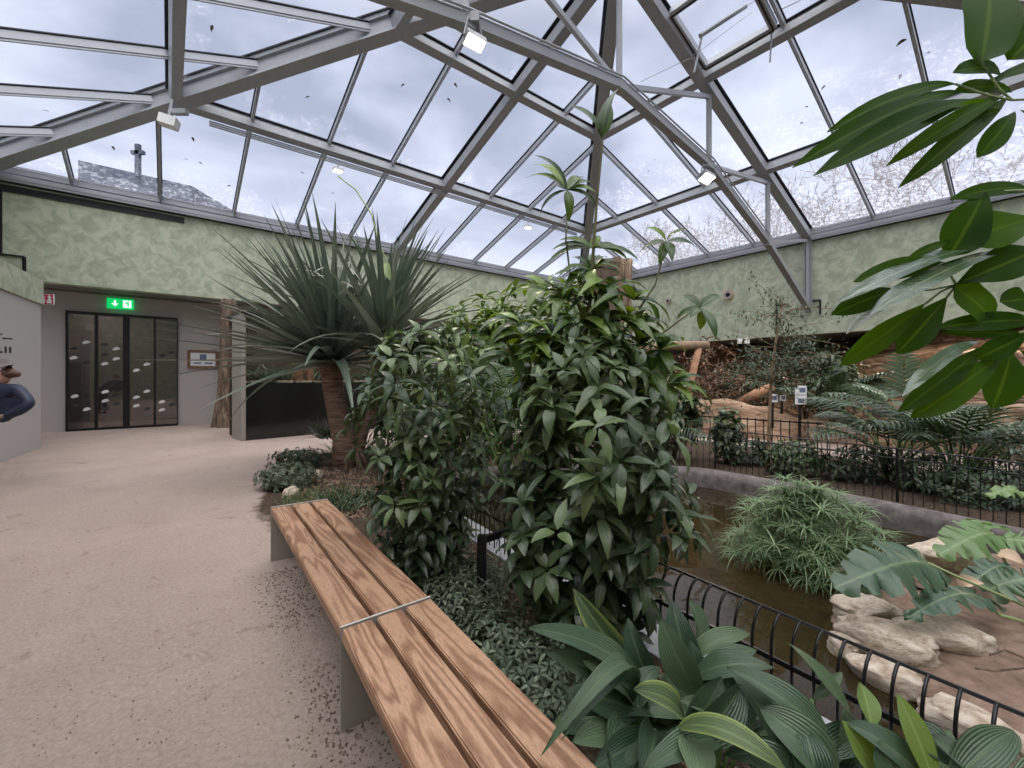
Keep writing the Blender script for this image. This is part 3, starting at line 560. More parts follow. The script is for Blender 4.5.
# exit sign
t = dpx(121); c = dpt(t, 0, .12); c.z = CZ+(HZ-304)/F*c.y
root = empty('exit_sign', c, 'lit green emergency exit sign with white arrow and figure above the sliding doors', 'sign')
mb = MB(); mb.box(c, (.60, .10, .30), dd, eR); mb.build('housing', M['green_lit'], root)
mb = MB(); o = c+eR*.055
mb.extr([(-0.144, 0.094), (-0.101, 0.094), (-0.101, 0.000), (-0.043, 0.000), (-0.122, -0.086), (-0.202, 0.000), (-0.144, 0.000)], o, dd, V(0, 0, 1), .004); mb.build('arrow', M['white_lit'], root)
mb = MB(); mb.extr([(0.058, -0.108), (0.245, -0.108), (0.245, 0.108), (0.058, 0.108)], o, dd, V(0, 0, 1), .004); mb.build('picture_field', M['white_lit'], root)
mb = MB(); o = c+eR*.061; mb.extr([(0.122, -0.094), (0.158, -0.014), (0.122, 0.029), (0.086, 0.000), (0.079, 0.022), (0.130, 0.065), (0.180, 0.050), (0.202, 0.000), (0.173, -0.036), (0.209, -0.072), (0.180, -0.086), (0.144, -0.036)], o, dd, V(0, 0, 1), .004)
mb.tube([o+dd*.18+V(0, 0, .08)-eR*.0, o+dd*.18+V(0, 0, .08)+eR*.004], .018, 10); mb.build('figure', M['green_lit'], root)
# framed notice
t = dpx(203); c = dpt(t, 0, .03); c.z = CZ+(HZ-359.5)/F*c.y
root = empty('framed_notice', c, 'framed notice in a brown wood frame on the grey wall right of the doors', 'sign')
mb = MB()
for a, b in (((-.40, .26), (.40, .26)), ((-.40, -.26), (.40, -.26))): mb.bar(c+dd*a[0]+V(0, 0, a[1]), c+dd*b[0]+V(0, 0, b[1]), .05, .09)
for sx in (-.38, .38): mb.box(c+dd*sx, (.09, .05, .55), dd, eR)
mb.build('frame', M['wood_frame'], root)
mb = MB(); mb.box(c, (.7, .02, .46), dd, eR); mb.build('sheet', M['paper'], root)
mb = MB(); mb.box(c+eR*.014+V(0, 0, .07), (.18, .008, .2), dd, eR); mb.box(c+eR*.014+V(0, 0, -.12)+dd*.15, (.22, .008, .05), dd, eR); mb.box(c+eR*.014+V(0, 0, -.12)-dd*.15, (.2, .008, .05), dd, eR); mb.build('picture', M['bluegrey'], root)
# ------------------------------------------------------------------ vitrine
vo = V(-6.52, 10.44, 0); vd = V(.695, .719, 0); vn = V(-.719, .695, 0)
root = empty('terrarium', vo+vd*2, 'long terrarium with black lower panel, grey end post and planted gravel bed', 'terrarium')
mb = MB(); mb.box(vo+vn*.42+V(0, 0, 1.55), (.10, .84, 3.1), vd, vn); mb.build('end_post', plain('beige_post', (.27, .25, .225), .7), root)
mb = MB(); mb.box(vo+vd*2.55+vn*.05+V(0, 0, .70), (5, .06, 1.40), vd, vn); mb.build('front_panel', plain('gloss_black', (.012, .012, .012), .12), root)
mb = MB(); mb.box(vo+vd*2.55+vn*.8+V(0, 0, 1.38), (5, 1.4, .06), vd, vn); mb.build('bed_shelf', M['black'], root)
mb = MB(); mb.box(vo+vd*2.55+vn*1.5+V(0, 0, 1.55), (5, .06, 3.1), vd, vn); mb.build('back_panel', M['soil'], root)
mb = MB(); mb.box(vo+vd*2.55+vn*.75+V(0, 0, 3.1), (5.1, 1.6, .12), vd, vn); mb.build('roof_panel', M['black'], root)
mb = MB(); mb.box(vo+vd*2.55+vn*.06+V(0, 0, 2.2), (5, .012, 1.6), vd, vn); mb.build('glass_front', M['vglass'], root)
mb = MB()
for i in range(120):
    p = vo+vd*R.uniform(.1, 4.9)+vn*R.uniform(.15, 1.4)+V(0, 0, 1.43); r_ = R.uniform(.03, .09); mb.box(p, (r_*2, r_*1.5, r_), rvec().cross(V(0, 0, 1)).normalized())
tag(mb.build('gravel_bed', M['rock'], root), kind='stuff')
mb = MB(); mb.box(vo+vd*1.5+vn*.7+V(0, 0, 2.1), (.22, .2, 1.5), vd, vn); mb.box(vo+vd*1.85+vn*.8+V(0, 0, 2.1), (.16, .2, 1.5), vd, vn); tag(mb.build('timber_post', M['log'], root), 'orange timber posts')
mb = MB()
for i in range(26):
    p = vo+vd*R.choice([R.uniform(.2, 1.3), R.uniform(2.1, 4.6)])+vn*R.uniform(.4, 1.3)+V(0, 0, 1.45); whorl(mb, p, V(0, 0, 1), 7, R.uniform(.4, .9), .07, 'strap', .7, .8)
mb.build('foliage', M['palm_g'], root)
la = bpy.data.lights.new('terrarium_light', 'AREA'); la.shape = 'RECTANGLE'; la.size = 4.5; la.size_y = .5; la.energy = 55; la.color = (1, .93, .82)
lo = bpy.data.objects.new('terrarium_light', la); COL.objects.link(lo); lo.location = vo+vd*2.5+vn*.7+V(0, 0, 2.98); lo.rotation_euler = (0, 0, math.atan2(vd.y, vd.x)); lo.parent = root; lo.matrix_parent_inverse = Matrix.Translation(root.location).inverted()
# ------------------------------------------------------------------ ground
SOIL = [(1.3, -2.0), (1.3, -.3), (.62, .35), (-.35, 1.75), (-1.62, 3.55), (-2.05, 3.95), (-3.0, 5.0), (-3.55, 6.3), (-4.1, 7.7), (-3.9, 8.7), (-2.6, 9.6), (0, 11.5), (2.4, 12.4), (4.6, 10.6), (6.3, 8.4), (7.5, 6.0), (8.8, 2.5), (9.5, -3)]
GROT = [(2.0, 16.0), (4.9, 12.4), (7.2, 10.6), (9.0, 8.6), (11.5, 6.0), (13.5, 3.0), (24, 3), (24, 30), (2, 30)]
POND = [(3.3, -1.6), (1.82, 1.2), (1.0, 2.5), (.2, 3.7), (-.75, 5.0), (-1.0, 6.0), (-.4, 6.8), (.8, 7.0), (2.2, 6.98), (2.95, 6.75), (3.6, 5.95), (4.25, 4.9), (4.75, 4.0), (5.6, 2.6), (6.6, .9), (7.6, -1.2)]
BANK = [(3.6, -1.6), (2.62, .6), (2.33, 1.4), (2.28, 2.0), (2.12, 2.6), (2.22, 3.05), (2.75, 3.35), (3.4, 3.75), (4.15, 4.35), (4.6, 4.1), (5.4, 2.7), (6.4, .9), (7.4, -1.3)]
def inside(p, poly):
    x, y = p; c = False; n = len(poly)
    for i in range(n):
        x1, y1 = poly[i]; x2, y2 = poly[(i+1) % n]
        if (y1 > y) != (y2 > y) and x < (x2-x1)*(y-y1)/(y2-y1)+x1: c = not c
    return c
def sdist(p, poly):      # positive inside
    x, y = p; best = 1e9; n = len(poly)
    for i in range(n):
        x1, y1 = poly[i]; x2, y2 = poly[(i+1) % n]; dx, dy = x2-x1, y2-y1; L2 = dx*dx+dy*dy
        t = max(0, min(1, ((x-x1)*dx+(y-y1)*dy)/L2)); best = min(best, math.hypot(x-x1-t*dx, y-y1-t*dy))
    return best if inside(p, poly) else -best
def sm(x, a, b): t = max(0, min(1, (x-a)/(b-a))); return t*t*(3-2*t)
def gheight(x, y):
    dp = sdist((x, y), POND); db = sdist((x, y), BANK)
    z = noise.noise(V(x*1.3, y*1.3, 0))*.012
    water = sm(dp, -.15, -.06)
    bk = sm(db, -.30, .10)
    bz = -.10+.05*sm(db, .1, 1.2)+noise.noise(V(x*3, y*3, 4))*.03
    wz = -.62
    inner = wz*(1-bk)+bz*bk
    return z*(1-water)+inner*water, dp, db
xs = []; x = -26.0
while x < 34: xs.append(x); x += (.09 if -1.3 < x < 5.6 else (.22 if -5 < x < 9 else 1.0))
ys = []; y = -16.0
while y < 40: ys.append(y); y += (.09 if .2 < y < 7.3 else (.22 if -1 < y < 13 else 1.0))
mb = MB(); vs = []; cs = []
for y in ys:
    for x in xs:
        if -3 < x < 8 and -2 < y < 8: z, dp, db = gheight(x, y)
        else: z, dp, db = 0, -1, -1
        so_ = sdist((x, y), SOIL) if -6 < x < 11 and -4 < y < 14 else -1
        if x > 0 and y > 1: so_ = max(so_, sdist((x, y), GROT))
        vs.append((x, y, z)); cs.append((max(0, min(1, .5+so_*1.6)), max(0, min(1, .5+db*2.5)) if dp > -.05 else 0, max(0, min(1, .5+(min(dp, -db-.05))*4)), 1))
nx = len(xs); fs = [(j*nx+i, j*nx+i+1, (j+1)*nx+i+1, (j+1)*nx+i) for j in range(len(ys)-1) for i in range(nx-1)]
mb.add(vs, fs, cs); fl = mb.build('floor', M['floor'], smooth=True); tag(fl, kind='structure')
mb = MB(); n = len(POND); mb.add([(p[0], p[1], -.17) for p in POND], [tuple(range(n))])
tag(mb.build('pond_water', M['water']), 'brown shallow pond water behind the hooped fence', 'water', kind='stuff')
# kerb around the far side (rounded concrete) and flat ledge on the near side
kp = [(-.75, 5.05), (-1.05, 6.0), (-.45, 6.9), (.8, 7.13), (2.2, 7.08), (3.0, 6.85), (3.72, 6.0), (4.38, 4.95), (4.9, 4.03), (5.75, 2.6), (6.75, .9), (7.7, -1.2)]
def dense(pts, k=6):
    o = []; n = len(pts)
    for i in range(n-1):
        p0, p1, p2, p3 = [Vector(pts[max(0, min(n-1, j))]) for j in (i-1, i, i+1, i+2)]
        for t in [q/k for q in range(k)]:
            o.append(.5*((2*p1)+(-p0+p2)*t+(2*p0-5*p1+4*p2-p3)*t*t+(-p0+3*p1-3*p2+p3)*t**3))
    o.append(Vector(pts[-1])); return o
kd = dense([(p[0], p[1], 0) for p in kp], 4)
prf = [(-.04, -.5), (-.06, -.06), (-.12, -.04), (-.13, .03), (-.09, .08), (0, .10), (.09, .08), (.13, .03), (.14, -.03), (.14, -.2)]
vs = []
for i, p in enumerate(kd):
    d = (kd[min(i+1, len(kd)-1)]-kd[max(i-1, 0)]).normalized(); sd = V(d.y, -d.x, 0)   # towards pond
    for a, z in prf: vs.append((p.x-sd.x*a*-1, p.y-sd.y*a*-1, z))
m_ = len(prf); mb = MB(); mb.add(vs, [(i*m_+k, i*m_+k+1, (i+1)*m_+k+1, (i+1)*m_+k) for i in range(len(kd)-1) for k in range(m_-1)])
tag(mb.build('pond_kerb', M['kerb'], smooth=True), 'rounded grey concrete kerb curving around the far side of the pond', 'kerb')
fT0 = V(.816, 2.58, 0); fd = V(.566, -.8245, 0); fn_ = V(.8245, .566, 0)
mb = MB(); a = fT0-fd*2.8+fn_*-.02; b = fT0+fd*4.2+fn_*-.02; mb.box((a+b)/2+V(0, 0, -.22), ((b-a).length, .26, .46), fd, fn_)
tag(mb.build('pond_ledge', plain('pale_concrete', (.36, .36, .38), .6, bump=.2, bs=30, var=.1)), 'flat pale concrete ledge under the near hooped fence', 'ledge')
# ------------------------------------------------------------------ hooped fences
def fence(root, T, D, Nn, length, step, H, H2, over=.09, rr=.0065, base=0.0, posts=(), bars=True):
    mb = MB(); mb.tube([T+V(0, 0, H), T+D*length+V(0, 0, H)], rr*1.15, 6); mb.build('top_rail', M['fence'], root)
    B = T-Nn*over; mb = MB(); mb.bar(B+V(0, 0, H2), B+D*length+V(0, 0, H2), .012, .022); mb.build('lower_rail', M['fence'], root)
    n = int(length/step)
    for i in range(n+1):
        p = B+D*(i*step); pts = [p+V(0, 0, base), p+V(0, 0, H-.13)]
        for k in range(1, 6):
            t = k/5*PI/2; pts.append(p+Nn*(over*(1-math.cos(t)))+V(0, 0, H-.13+.13*math.sin(t)))
        mb = MB(); mb.tube(pts, rr, 6); mb.build('hoop_bar', M['fence'], root, True)
root = empty('hooped_fence', fT0, 'low black hooped metal fence along the near edge of the pond', 'fence')
fence(root, fT0-fd*2.75, fd, fn_, 5.5, .083, .45, .28, base=.014)
# black corner post with an arm next to the bench
p = gp(482, 612); root = empty('corner_post', p, 'short black square post with a side arm between the two leafy columns', 'post')
mb = MB(); mb.box(p+V(0, 0, .25), (.06, .06, .50)); mb.build('post', M['fence'], root)
mb = MB(); mb.bar(p+V(0, 0, .47), fT0-fd*.9+V(0, 0, .45)-fn_*.1, .03, .045); mb.build('arm', M['fence'], root)
root = empty('far_fence', V(4.2, 6, 0), 'dark hooped fence behind the far kerb of the pond', 'fence')
fp = [V(-.3, 7.5, 0), V(2.4, 7.62, 0), V(3.45, 7.3, 0), V(4.75, 5.3, 0), V(5.35, 4.1, 0), V(6.3, 2.5, 0)]
for a, b in zip(fp[:-1], fp[1:]):
    d = (b-a); ln = d.length; d.normalize(); nn = V(d.y, -d.x, 0)
    mb = MB(); mb.tube([a+V(0, 0, .66), b+V(0, 0, .66)], .010, 6); mb.build('top_rail', M['fence'], root)
    mb = MB(); mb.tube([a+V(0, 0, .54), b+V(0, 0, .54)], .008, 6); mb.build('middle_rail', M['fence'], root)
    k = int(ln/.095)
    for i in range(k):
        p = a+d*(i*.095+.055); mb = MB(); mb.tube([p, p+V(0, 0, .58), p-nn*-.02+V(0, 0, .64), p+nn*.06+V(0, 0, .66)], .005, 5); mb.build('hoop_bar', M['fence'], root)
    mb = MB(); mb.box(b+V(0, 0, .33), (.02, .02, .68)); mb.build('post', M['fence'], root)
# path behind with a slatted timber railing
root = empty('path_railing', V(6, 9, 0), 'railing with thin dark uprights along the far path in front of the rock wall', 'railing')
rp_ = [V(2.2, 11.9, 0), V(4.6, 10.1, 0), V(6.4, 8.3, 0), V(8.2, 5.2, 0)]
for a, b in zip(rp_[:-1], rp_[1:]):
    d = b-a; ln = d.length; d.normalize()
    mb = MB(); mb.bar(a+V(0, 0, .62), b+V(0, 0, .62), .03, .03); mb.build('top_rail', M['fence'], root)
    mb = MB(); mb.bar(a+V(0, 0, .12), b+V(0, 0, .12), .02, .03); mb.build('bottom_rail', M['fence'], root)
    for i in range(int(ln/.16)):
        p = a+d*(i*.16+.05); mb = MB(); mb.box(p+V(0, 0, .34), (.016, .016, .64)); mb.build('upright', M['fence'], root)
# ------------------------------------------------------------------ bench
bA, bB, bC, bD = V(-2.008, 3.583, 0), V(-1.642, 3.83, 0), V(-.739, 1.858, 0), V(-.405, 2.118, 0)
u2 = V(.571, -.821, 0); bE, bF = bC+u2*2.3, bD+u2*2.3
root = empty('bench', (bC+bD)/2, 'long wooden slatted bench in two sections on beige steel end plates', 'bench')
def seg(a, b, c, d, k0):
    # a,b far-left/right; c,d near-left/right
    for i in range(3):
        f0 = i/3+.012; f1 = (i+1)/3-.012
        if i == 0: f0 = 0
        if i == 2: f1 = 1
        if i == 1: f0 += .015; f1 -= .015
        if i == 0: f1 -= .01
        if i == 2: f0 += .01
        e0, e1, e2, e3 = a.lerp(b, f0), a.lerp(b, f1), c.lerp(d, f1), c.lerp(d, f0)
        lax = (c-a).normalized(); e0 += lax*.012; e1 += lax*.012; e2 -= lax*.012; e3 -= lax*.012
        yax = lax; xax = V(yax.y, -yax.x, 0); org = (e0+e1+e2+e3)/4
        bm = bmesh.new(); vv = []
        for z in (.395, .45):
            for q in (e0, e1, e2, e3): vv.append(bm.verts.new(((q-org).dot(xax), (q-org).dot(yax), z)))
        for f in ((3, 2, 1, 0), (4, 5, 6, 7), (0, 1, 5, 4), (1, 2, 6, 5), (2, 3, 7, 6), (3, 0, 4, 7)): bm.faces.new([vv[j] for j in f])
        bmesh.ops.recalc_face_normals(bm, faces=bm.faces)
        bmesh.ops.bevel(bm, geom=[e for e in bm.edges], offset=.005, segments=2, affect='EDGES')
        me = bpy.data.meshes.new('slat'); bm.to_mesh(me); bm.free(); me.materials.append(M['wood'])
        al = me.attributes.new('lf', 'FLOAT_COLOR', 'POINT'); q = (k0*.37+i*.29) % 1; al.data.foreach_set('color', [q, q*.7+.1, .3+q, 1]*len(me.vertices))
        o = bpy.data.objects.new('slat', me); COL.objects.link(o); o.matrix_world = Matrix(((xax.x, yax.x, 0, org.x), (xax.y, yax.y, 0, org.y), (0, 0, 1, 0), (0, 0, 0, 1)))
        o.parent = root; o.matrix_parent_inverse = Matrix.Translation(root.location).inverted()
seg(bA, bB, bC, bD, 0); seg(bC, bD, bE, bF, 1)
for a, b, d in ((bA, bB, (bA-bC).normalized()), (bC, bD, u2), (bE, bF, u2)):
    x_ = (b-a).normalized(); y_ = V(-x_.y, x_.x, 0)
    mb = MB(); mb.box((a+b)/2+V(0, 0, .452/2), ((b-a).length+.004, .010, .452), x_, y_); pl = mb.build('end_plate', M['plate'], root)
    mb = MB(); mb.box((a+b)/2+V(0, 0, .4535), ((b-a).length+.004, .011, .003), x_, y_); mb.build('plate_edge', M['plate_edge'], pl)
    pl.matrix_parent_inverse = Matrix.Translation(root.location).inverted()
for (a, b, c, d) in ((bA, bB, bC, bD), (bC, bD, bE, bF)):
    for f in (.2, .8):
        mb = MB(); mb.bar(a.lerp(b, f)+V(0, 0, .38), c.lerp(d, f)+V(0, 0, .38), .05, .03); mb.build('support_rail', M['plate'], root)
#PART2
# ------------------------------------------------------------------ plants
def stems(root, base, tops, r0, mat, name='stem', wob=.05, n=6, r1=None):
    mb = MB()
    for t in tops:
        b = Vector(base)+V(R.uniform(-.03, .03), R.uniform(-.03, .03), 0); t = Vector(t); pts = []; k = 6
        w1, w2 = rvec()*wob, rvec()*wob
        for i in range(k+1):
            f = i/k; pts.append(b.lerp(t, f)+w1*math.sin(f*PI)+w2*math.sin(f*2*PI)*.5)
        mb.tube(pts, [r0+(r1 if r1 is not None else r0*.35)*0+((r1 if r1 is not None else r0*.35)-r0)*i/k for i in range(k+1)], n)
    return mb.build(name, mat, root, True)
def blob(mb, c, rad, nwh, L, W, n=5, kind='ovate', spread=1.2, bend=.9, top=1.0, inner=.55, seg=4, zmin=None):
    for i in range(nwh):
        d = rvec(); q = R.uniform(inner, 1.0)
        p = Vector(c)+V(d.x*rad[0]*q, d.y*rad[1]*q, d.z*rad[2]*q)
        if zmin is not None and p.z < zmin: p.z = zmin+R.uniform(0, .1)
        ax = V(d.x, d.y, abs(d.z)*.6+.45*top); whorl(mb, p, ax, n, L*R.uniform(.75, 1.15), W, kind, spread, bend, .25, seg)
def column(name, base, prof_, nwh, L, W, mat, lab, cat='shrub', n=5, hgt=None, group=None, stemmat=None):
    root = empty(name, base, lab, cat, group); mb = MB(); base = Vector(base); zt = prof_[-1][0]
    for i in range(nwh):
        z = R.uniform(prof_[0][0], zt); r_ = 0
        for (z0, r0), (z1, r1) in zip(prof_[:-1], prof_[1:]):
            if z0 <= z <= z1: r_ = r0+(r1-r0)*(z-z0)/(z1-z0)
        t = R.uniform(0, 2*PI); lump = (1.12 if i % 9 == 0 else 1)+.45*noise.noise(V(math.cos(t)*1.6, math.sin(t)*1.6, z*3)+base)
        q = (R.uniform(.35, 1)**.6)*lump; p = base+V(math.cos(t)*r_*q, math.sin(t)*r_*q, z)
        ax = V(math.cos(t), math.sin(t), R.uniform(.2, 1.1)); whorl(mb, p, ax, R.randint(n-2, n+1), L*R.uniform(.7, 1.15), W*R.uniform(.8, 1.1), 'ovate', 1.15, 1.0, .25, 5, min(1, max(0, R.gauss(.25+.5*z/zt, .25))))  # leaf tone lightens with height: sunlit tops painted in, plus young growth
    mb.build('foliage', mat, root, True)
    stems(root, base, [base+V(R.uniform(-.2, .2), R.uniform(-.2, .2), zt*R.uniform(.7, 1)) for k in range(7)], .014, M['twig'])
    return root
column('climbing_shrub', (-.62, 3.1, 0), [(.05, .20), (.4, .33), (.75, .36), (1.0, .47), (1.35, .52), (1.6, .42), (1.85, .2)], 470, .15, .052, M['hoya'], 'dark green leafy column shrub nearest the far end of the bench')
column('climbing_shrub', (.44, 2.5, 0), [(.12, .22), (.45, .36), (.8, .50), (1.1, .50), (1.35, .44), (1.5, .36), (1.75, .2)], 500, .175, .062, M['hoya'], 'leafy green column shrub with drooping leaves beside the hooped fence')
# tall sapling rising out of the right column
def sapling():
    root = empty('tall_sapling', (.40, 2.62, 0), 'tall thin sapling with rosettes of long leaves rising before the glass roof', 'sapling')
    z = 2.62; mb = MB()
    s = [V(.42, 2.62, 0)]+[at(px, py, z) for px, py in ((588, 430), (580, 380), (590, 300), (594, 240), (597, 200), (602, 150), (604, 118))]
    mb.tube(s, [.018, .015, .014, .012, .010, .008, .006, .004], 6)
    br = [[(588, 330), (572, 290), (566, 240), (567, 196)], [(590, 380), (625, 330), (655, 285), (667, 243)], [(588, 400), (640, 350), (680, 320), (700, 305)], [(590, 300), (560, 290), (545, 280)], [(585, 420), (540, 380), (505, 350)], [(600, 420), (650, 390), (668, 372)]]
    for b in br: mb.tube([at(x, y, z) for x, y in b], [.009, .007, .006, .004], 5)
    mb.build('stem', M['twig'], root, True)
    mb = MB(); vw = V(0, -1, .4)
    def lv(a, b, W, zo=0, up=None, sag=.12): leaf2(mb, at(*a, z), at(b[0], b[1], z+zo), W, up or V(0, -.7, .7), 'ovate' if W > .06 else 'lance', sag, .25, 7)
    # top pair and rosettes
    lv((603, 135), (566, 105), .075); lv((602, 140), (619, 88), .085, .05, V(-.6, -.6, .2)); lv((602, 138), (606, 96), .06, .1, V(.6, -.6, 0))
    for b in ((534, 155), (526, 178), (539, 218), (532, 165), (598, 210), (594, 184), (569, 222), (552, 188), (583, 178), (600, 196)): lv((567, 190), b, .062, R.uniform(-.15, .15), None, .16)
    for b in ((646, 227), (640, 252), (659, 266), (699, 251), (688, 229), (672, 262)): lv((666, 242), b, .062, R.uniform(-.1, .1), None, .14)
    for b in ((548, 262), (560, 240), (552, 250), (628, 260), (620, 250), (600, 236), (640, 262)): lv((592, 248), b, .06, R.uniform(-.1, .1), None, .14)
    for b in ((682, 295), (690, 318), (712, 300), (720, 296), (700, 330), (676, 320), (716, 340)): lv((700, 308), b, .06, R.uniform(-.12, .12), None, .14)
    for (c, n_) in (((590, 270), 7), ((598, 300), 8), ((580, 320), 8), ((600, 345), 8), ((622, 320), 7), ((560, 330), 7), ((545, 290), 6), ((528, 340), 7), ((640, 345), 7), ((660, 350), 7), ((650, 372), 7), ((612, 375), 8), ((575, 370), 8), ((545, 372), 7), ((512, 356), 7), ((566, 300), 7), ((580, 285), 7), ((607, 320), 7), ((636, 325), 7), ((520, 325), 6), ((555, 350), 7), ((590, 395), 7), ((530, 385), 7), ((630, 400), 7), ((610, 285), 7), ((668, 385), 6), ((633, 300), 6)):
        for k in range(n_+3):
            t = R.uniform(0, 2*PI); Lp = R.uniform(28, 46); lv(c, (c[0]+math.cos(t)*Lp, c[1]-math.sin(t)*Lp*.55+8), .07, R.uniform(-.25, .25), V(R.uniform(-.3, .3), -.5, 1), .18)
    mb.build('foliage', M['hoya2'], root, True)
sapling()
# shrubs beyond the pond and between the columns
def bush(c, rad, nwh, L, W, mat, lab, name='leafy_shrub', cat='shrub', n=5, kind='ovate', group=None, stem=True):
    root = empty(name, (c[0], c[1], 0), lab, cat, group); mb = MB()
    blob(mb, c, rad, nwh, L, W, n, kind, zmin=.03); mb.build('foliage', mat, root, True)
    if stem: stems(root, (c[0], c[1], 0), [Vector(c)+V(R.uniform(-.6, .6)*rad[0], R.uniform(-.6, .6)*rad[1], rad[2]*R.uniform(-.1, .6)) for k in range(6)], .02, M['twig'])
    return root
def X_(px, z): return (px-512)/F*z
bush((X_(478, 5.6), 5.6, 1.5), (.65, .5, 1.15), 260, .22, .07, M['hoya2'], 'bright leafy shrub behind the left leafy column and right of the screw pine')
bush((X_(545, 6.2), 6.2, 1.75), (.95, .6, 1.25), 340, .24, .08, M['hoya2'], 'broad bright shrub at the centre behind the tall sapling')
bush((X_(612, 7.9), 7.9, 1.35), (1.0, .6, 1.2), 260, .24, .08, M['hoya'], 'dark shrub at the foot of the thick bark trunk')
bush((X_(672, 8.0), 8.0, .85), (.7, .3, .75), 150, .2, .07, M['hoya'], 'dark green shrub behind the far fence, left of the heart-leaved climber')
bush((X_(500, 8.8), 8.8, 1.3), (1.6, .6, 1.4), 300, .25, .07, M['darkleaf'], 'dark shrub filling the gap below the green wall')
bush((X_(405, 8.2), 8.2, 1.0), (.7, .6, 1.1), 200, .2, .06, M['hoya'], 'shaded shrub behind the screw pine trunks')
bush((X_(727, 7.75), 7.75, .55), (.26, .2, .50), 55, .2, .13, M['hoya'], 'heart-leaved climber hanging over the far fence', 'heart_leaf_climber', 'climber', 4)
bush((X_(640, 7.9), 7.95, .35), (.8, .25, .4), 120, .2, .05, M['darkleaf'], 'low dark planting behind the far fence at its left end', stem=False)
bush((X_(800, 6.7), 6.75, .28), (.5, .3, .30), 120, .14, .05, M['hoya'], 'low bush behind the far fence by the thin grey tree', stem=False)
bush((X_(742, 7.7), 7.6, .25), (.5, .3, .28), 90, .14, .05, M['darkleaf'], 'low dark bush between the climber and the thin grey tree', stem=False)
bush((X_(868, 6.3), 6.4, .25), (.6, .3, .28), 120, .14, .04, M['darkleaf'], 'low dark bush under the left clump palm', stem=False)
bush((X_(1000, 5.2), 5.3, .18), (.75, .5, .28), 260, .09, .035, M['darkleaf'], 'fine-leaved dark bush at the right edge behind the kerb', stem=False)
bush((X_(1010, 6.6), 6.6, .4), (.9, .4, .55), 200, .2, .04, M['palm'], 'dark planting at the right edge behind the clump palm', stem=False)
bush((X_(925, 5.9), 5.85, .22), (.42, .3, .30), 130, .16, .035, M['palm'], 'low dark bush between the two clump palms behind the far fence', stem=False)
# palms ---------------------------------------------------------------
def palm(base, tops, mat, lab, L=1.4, nl=16, ll=.34, lw=.035, name='clump_palm', stemh=.5, n=12, droop=1.1, lean=None, group=None):
    root = empty(name, base, lab, 'palm', group); mb = MB(); sb = MB(); base = Vector(base)
    for k in range(n):
        t = 2*PI*k/n+R.uniform(-.3, .3); el = R.uniform(.75, 1.4); d = V(math.cos(t)*math.cos(el), math.sin(t)*math.cos(el), math.sin(el))
        if lean: d = (d+lean*.5).normalized()
        b = base+V(math.cos(t)*.08, math.sin(t)*.08, 0); q = base+d*stemh*.9+V(0, 0, .1)
        st = frond(mb, q, d, L*R.uniform(.7, 1.1), nl, ll, lw, droop*R.uniform(.8, 1.2)); sb.tube([b, (b+q)/2+V(0, 0, .04)]+[q]+st[2::4], .011, 5)
    mb.build('fronds', mat, root); sb.build('stalks', M['stem_g'], root, True)
    return root
palm((X_(893, 6.5), 6.5, 0), 0, M['palm'], 'dark clump palm behind the far fence, left of the two', 1.15, 14, .42, .05, stemh=.4, n=15)
palm((X_(965, 5.9), 6.0, 0), 0, M['palm'], 'dark clump palm behind the far fence near the right edge', 1.3, 15, .44, .05, stemh=.42, n=18)
palm((X_(832, 11.6), 11.6, 0), 0, M['palm'], 'arching dark palm beside the small white notices', 1.7, 16, .6, .08, stemh=.9, n=14)
palm((X_(905, 9.0), 9.0, .0), 0, M['palm_g'], 'pale grey-green palm in front of the rock grotto', 1.3, 12, .6, .09, stemh=.8, n=12, droop=.8)
palm((X_(512, 4.9), 4.9, .3), 0, M['palm_g'], 'pale feathery palm between the two leafy columns', 1.1, 20, .34, .018, stemh=.75, n=12, droop=1.3)
palm((X_(462, 5.0), 5.0, .5), 0, M['palm_g'], 'pale feathery palm right of the screw pine', .95, 20, .34, .018, stemh=.7, n=10, droop=1.3)
palm((X_(655, 7.95), 7.95, 0), 0, M['palm'], 'dark palm leaning over the left end of the far fence', 1.0, 15, .36, .03, stemh=.5, n=11, droop=1.2)
